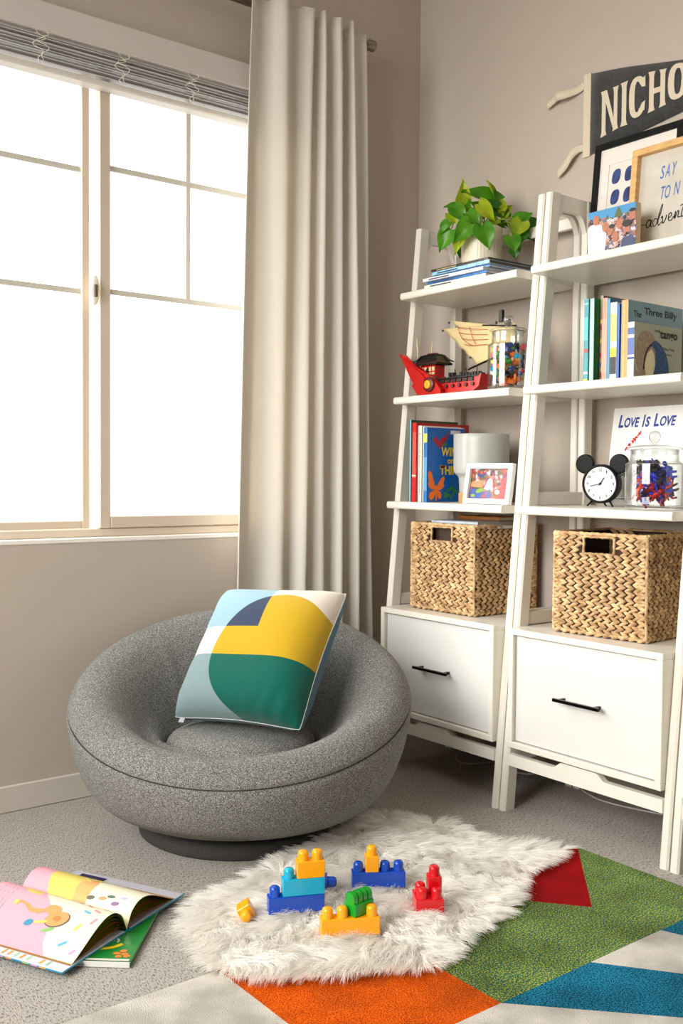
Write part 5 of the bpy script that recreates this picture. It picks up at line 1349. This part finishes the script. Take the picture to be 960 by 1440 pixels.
for s in (-1,1):
    fn=leftmat if s<0 else rightmat
    top_=sheet(s,.052 if s<0 else .046,.174 if s<0 else .170,fn,'page')
    for k,(hh,ww) in enumerate(((.044,.173),(.035,.174),(.026,.175),(.017,.176),(.009,.178))):
        sheet(s,hh*(1 if s<0 else .96),ww-(0 if s<0 else .006),None,'page',.005,.303,[PG['dark'] if k in (0,1,3) else PG['ochre']],24,6)
    # printed details lifted onto the curved page
    def onpage(poly,mt,nm,lift=.0006):
        m=M(); vs=[]
        if nm.startswith(('page_instrument','page_blue_b','page_yellow_l','page_green_l')): poly=[(u-.10,v-.05) for u,v in poly]
        for u,v in poly:
            x,z=prf(s,(.052 if s<0 else .046)*(1+.25*v),.174 if s<0 else .170,max(.02,u)); vs.append((x,.004+.300*v,z+lift))
        m.add(vs,[tuple(range(len(vs)))]); m.build(nm,mt,top_)
    R_=random.Random(8+s)
    if s<0:
        def cap(u,v,a,l=.045,w=.018): 
            c_,s_2=math.cos(a),math.sin(a); return [(u+c_*l*p/1.0-s_2*w*q,v+s_2*l*p*.65+c_*w*q*.65) for p,q in ((-1,-.6),(-.7,-1),(.7,-1),(1,-.6),(1,.6),(.7,1),(-.7,1),(-1,.6))]
        cc={'pk':(.92,.60,.62),'bl':(.36,.70,.80),'ye':(.93,.85,.40),'li':(.80,.62,.80),'gr':(.62,.80,.65)}
        for u,v,a,c in ((.30,.10,1.9,'pk'),(.22,.20,2.0,'pk'),(.18,.30,2.0,'pk'),(.36,.16,1.8,'bl'),(.58,.14,.4,'ye'),(.86,.06,.5,'li'),(.80,.17,.8,'bl'),(.10,.42,1.7,'li'),(.16,.52,1.5,'bl'),(.05,.15,1.5,'gr'),(.46,.06,.3,'pk'),(.12,.10,1.2,'ye'),(.08,.27,1.7,'gr')): onpage(cap(u,v,a,.05 if c!='li' else .04),mat('sprinkle_'+c,cc[c],.5),'page_sprinkle')
        og=mat('print_orange_body',(.93,.62,.38),.5); sh_=mat('print_shadow_grey',(.42,.40,.38),.5)
        onpage(blob(20,.115,.085,.66,.38,.5),sh_,'page_instrument_outline',.0007)
        onpage(blob(20,.105,.078,.655,.385,.5),og,'page_instrument',.0010)
        onpage(blob(18,.070,.062,.56,.46,.4),og,'page_instrument',.0011); onpage(blob(14,.035,.030,.655,.385),mat('print_orange_hole',(.84,.50,.28),.5),'page_instrument_hole',.0014)
        stk=[(.60,.50),(.66,.56),(.66,.64),(.60,.70),(.59,.76),(.55,.76),(.57,.69),(.61,.62),(.60,.56),(.56,.50)]
        onpage(stk,og,'page_instrument_neck',.0012)
        onpage(blob(10,.035,.020,.60,.78),mat('print_straw',(.93,.80,.40),.5),'page_instrument_head',.0014)
        onpage(blob(12,.045,.030,.78,.58,.4),mat('print_teal',(.25,.58,.70),.5),'page_blue_bloom',.0012); onpage(blob(12,.06,.018,.74,.49,1.1),mat('print_straw',(.93,.80,.40),.5),'page_yellow_leaf',.0013); onpage(blob(12,.06,.020,.80,.40,.9),mat('print_sage',(.55,.72,.45),.5),'page_green_leaf',.0009)
        for k in range(4): 
            onpage([(.30+.1*i/1,.93-.035*k) for i in range(5)]+[(.70-.1*i,.925-.035*k) for i in range(5)],mat('ink_text_grey',(.55,.42,.45),.5),'page_text_line',.0005)
    else:
        ye=mat('print_yellow_ribbon',(.93,.85,.45),.5)
        for pts in ([(.30,.50),(.40,.58),(.52,.60),(.60,.52),(.50,.44),(.40,.46)],[(.55,.62),(.64,.72),(.76,.66),(.70,.56)]):
            sp=smooth_pts(pts,4)
            for i in range(len(sp)-1):
                (a1,b1),(a2,b2)=sp[i],sp[i+1]; dx,dy=a2-a1,b2-b1; l=math.hypot(dx,dy)+1e-9; nx_,ny_=-dy/l*.012,dx/l*.012
            onpage([(a1,b1) for a1,b1 in sp]+[(a1+.022,b1-.022) for a1,b1 in sp[::-1]],ye,'page_ribbon',.0009)
        for u,v,c in ((.10,.16,(.55,.42,.62)),(.16,.22,(.35,.45,.40)),(.12,.28,(.90,.60,.45)),(.18,.12,(.75,.70,.85)),(.10,.38,(.40,.40,.36))): onpage(blob(10,.020,.035,u,v,.3),mat('print_dash',c,.5),'page_sprinkle',.0008)
        for i in range(8): onpage(blob(8,.016,.012,.62+.03*(i%4),.72+.03*(i//4)),mat('print_rose',(.88,.62,.66),.5),'page_rose_dot',.0009)

# ================================================================== small things on the carpet
WC=mat('white_cable',(.80,.79,.76),.45)
o=M().tube(smooth_pts([(-.06,-.30,.05),(-.062,-.33,.008),(-.10,-.345,.004),(-.150,-.39,.004),(-.165,-.44,.004),(-.12,-.47,.004),(-.06,-.50,.004),(-.055,-.56,.004),(-.10,-.60,.004),(-.07,-.66,.004),(-.04,-.70,.03)],8),.0028,8).build('power_cable',WC)
tag(o,'white cable looping on the carpet under the bookcase nearest the curtain','cable')
o=M().tube(smooth_pts([(-.05,-.88,.05),(-.060,-.86,.006),(-.085,-.90,.004),(-.105,-.97,.004),(-.095,-1.05,.004),(-.075,-1.12,.004),(-.05,-1.20,.004)],8),.0028,8).build('power_cable',WC)
tag(o,'white cable lying on the carpet under the drawer of the middle bookcase','cable')
o=M().box(-.030,.030,-.011,.011,0,.016,bev=.002).build('wooden_block',mat('beech',(.78,.55,.32),.5)); o.location=(-.572,-.452,.0005); o.rotation_euler=(0,0,.5)
tag(o,'tiny beech wood stick on the carpet beside the round chair','toy')

# ================================================================== light, world, camera
W=bpy.data.worlds.new('World'); S.world=W; W.use_nodes=True; nt=W.node_tree; N=nt.nodes; L=nt.links
bg=N['Background']; tc=N.new('ShaderNodeTexCoord'); sp=N.new('ShaderNodeSeparateXYZ'); L.new(tc.outputs['Generated'],sp.inputs[0])
r=N.new('ShaderNodeValToRGB'); mr=N.new('ShaderNodeMapRange'); mr.inputs[1].default_value=-1; mr.inputs[2].default_value=1; L.new(sp.outputs[2],mr.inputs[0]); L.new(mr.outputs[0],r.inputs[0])
r.color_ramp.elements[0].position=.40; r.color_ramp.elements[0].color=(.34,.335,.32,1)
r.color_ramp.elements[1].position=.54; r.color_ramp.elements[1].color=(.98,.99,1,1)
# sky glow added towards the west, strengthening light through the added window
dt=N.new('ShaderNodeVectorMath'); dt.operation='DOT_PRODUCT'; dt.inputs[1].default_value=Vector((-.91,.13,.39)).normalized(); L.new(tc.outputs['Generated'],dt.inputs[0])
m2=N.new('ShaderNodeMapRange'); m2.interpolation_type='SMOOTHSTEP'; m2.inputs[1].default_value=.35; m2.inputs[2].default_value=.98; m2.inputs[3].default_value=SKY; m2.inputs[4].default_value=WEST; L.new(dt.outputs['Value'],m2.inputs[0])
m3=N.new('ShaderNodeMapRange'); m3.interpolation_type='SMOOTHSTEP'; m3.inputs[1].default_value=.35; m3.inputs[2].default_value=.98; L.new(dt.outputs['Value'],m3.inputs[0])
mc=N.new('ShaderNodeMix'); mc.data_type='RGBA'; mc.blend_type='MULTIPLY'; L.new(m3.outputs[0],mc.inputs[0]); L.new(r.outputs[0],mc.inputs[6]); mc.inputs[7].default_value=(1,.97,.915,1)
L.new(mc.outputs[2],bg.inputs[0]); L.new(m2.outputs[0],bg.inputs[1])
def portal(name,loc,rot,sx,sy):
    l=bpy.data.lights.new(name,'AREA'); l.shape='RECTANGLE'; l.size=sx; l.size_y=sy; l.cycles.is_portal=True
    o=bpy.data.objects.new(name,l); COL.objects.link(o); o.location=loc; o.rotation_euler=rot; return o
portal('portal_north',((WX0+WX1)/2,.12,(WZ0+WZ1)/2),(-PI/2,0,0),WX1-WX0,WZ1-WZ0)
portal('portal_west',(RX0-.1,(VY0+VY1)/2,(VZ0+VZ1)/2),(0,-PI/2,0),VZ1-VZ0,VY1-VY0)
cd=bpy.data.cameras.new('camera'); cam=bpy.data.objects.new('camera',cd); COL.objects.link(cam); S.camera=cam
cd.sensor_fit='VERTICAL'; cd.sensor_height=36.0; cd.lens=36.0*1404.549/1440; cd.clip_start=.05; cd.clip_end=100
y,p_,r_=math.radians(52.2549),math.radians(-2.0426),math.radians(.4487)
F=Vector((math.cos(y)*math.cos(p_),math.sin(y)*math.cos(p_),math.sin(p_))); Rt=Vector((math.sin(y),-math.cos(y),0)); U=Rt.cross(F)
R2=Rt*math.cos(r_)+U*math.sin(r_); U2=-Rt*math.sin(r_)+U*math.cos(r_)
mw=Matrix(((R2.x,U2.x,-F.x,-2.5639),(R2.y,U2.y,-F.y,-2.8489),(R2.z,U2.z,-F.z,.9786),(0,0,0,1)))
cam.matrix_world=mw
S.view_settings.view_transform='Standard'; S.view_settings.look='None'; S.view_settings.gamma=1.0; S.view_settings.use_curve_mapping=False; S.view_settings.exposure=EXPO
S.cycles.use_denoising=True; S.cycles.max_bounces=10; S.cycles.diffuse_bounces=6; S.cycles.glossy_bounces=3; S.cycles.transparent_max_bounces=24
S.cycles.sample_clamp_indirect=8
bpy.context.view_layer.update()
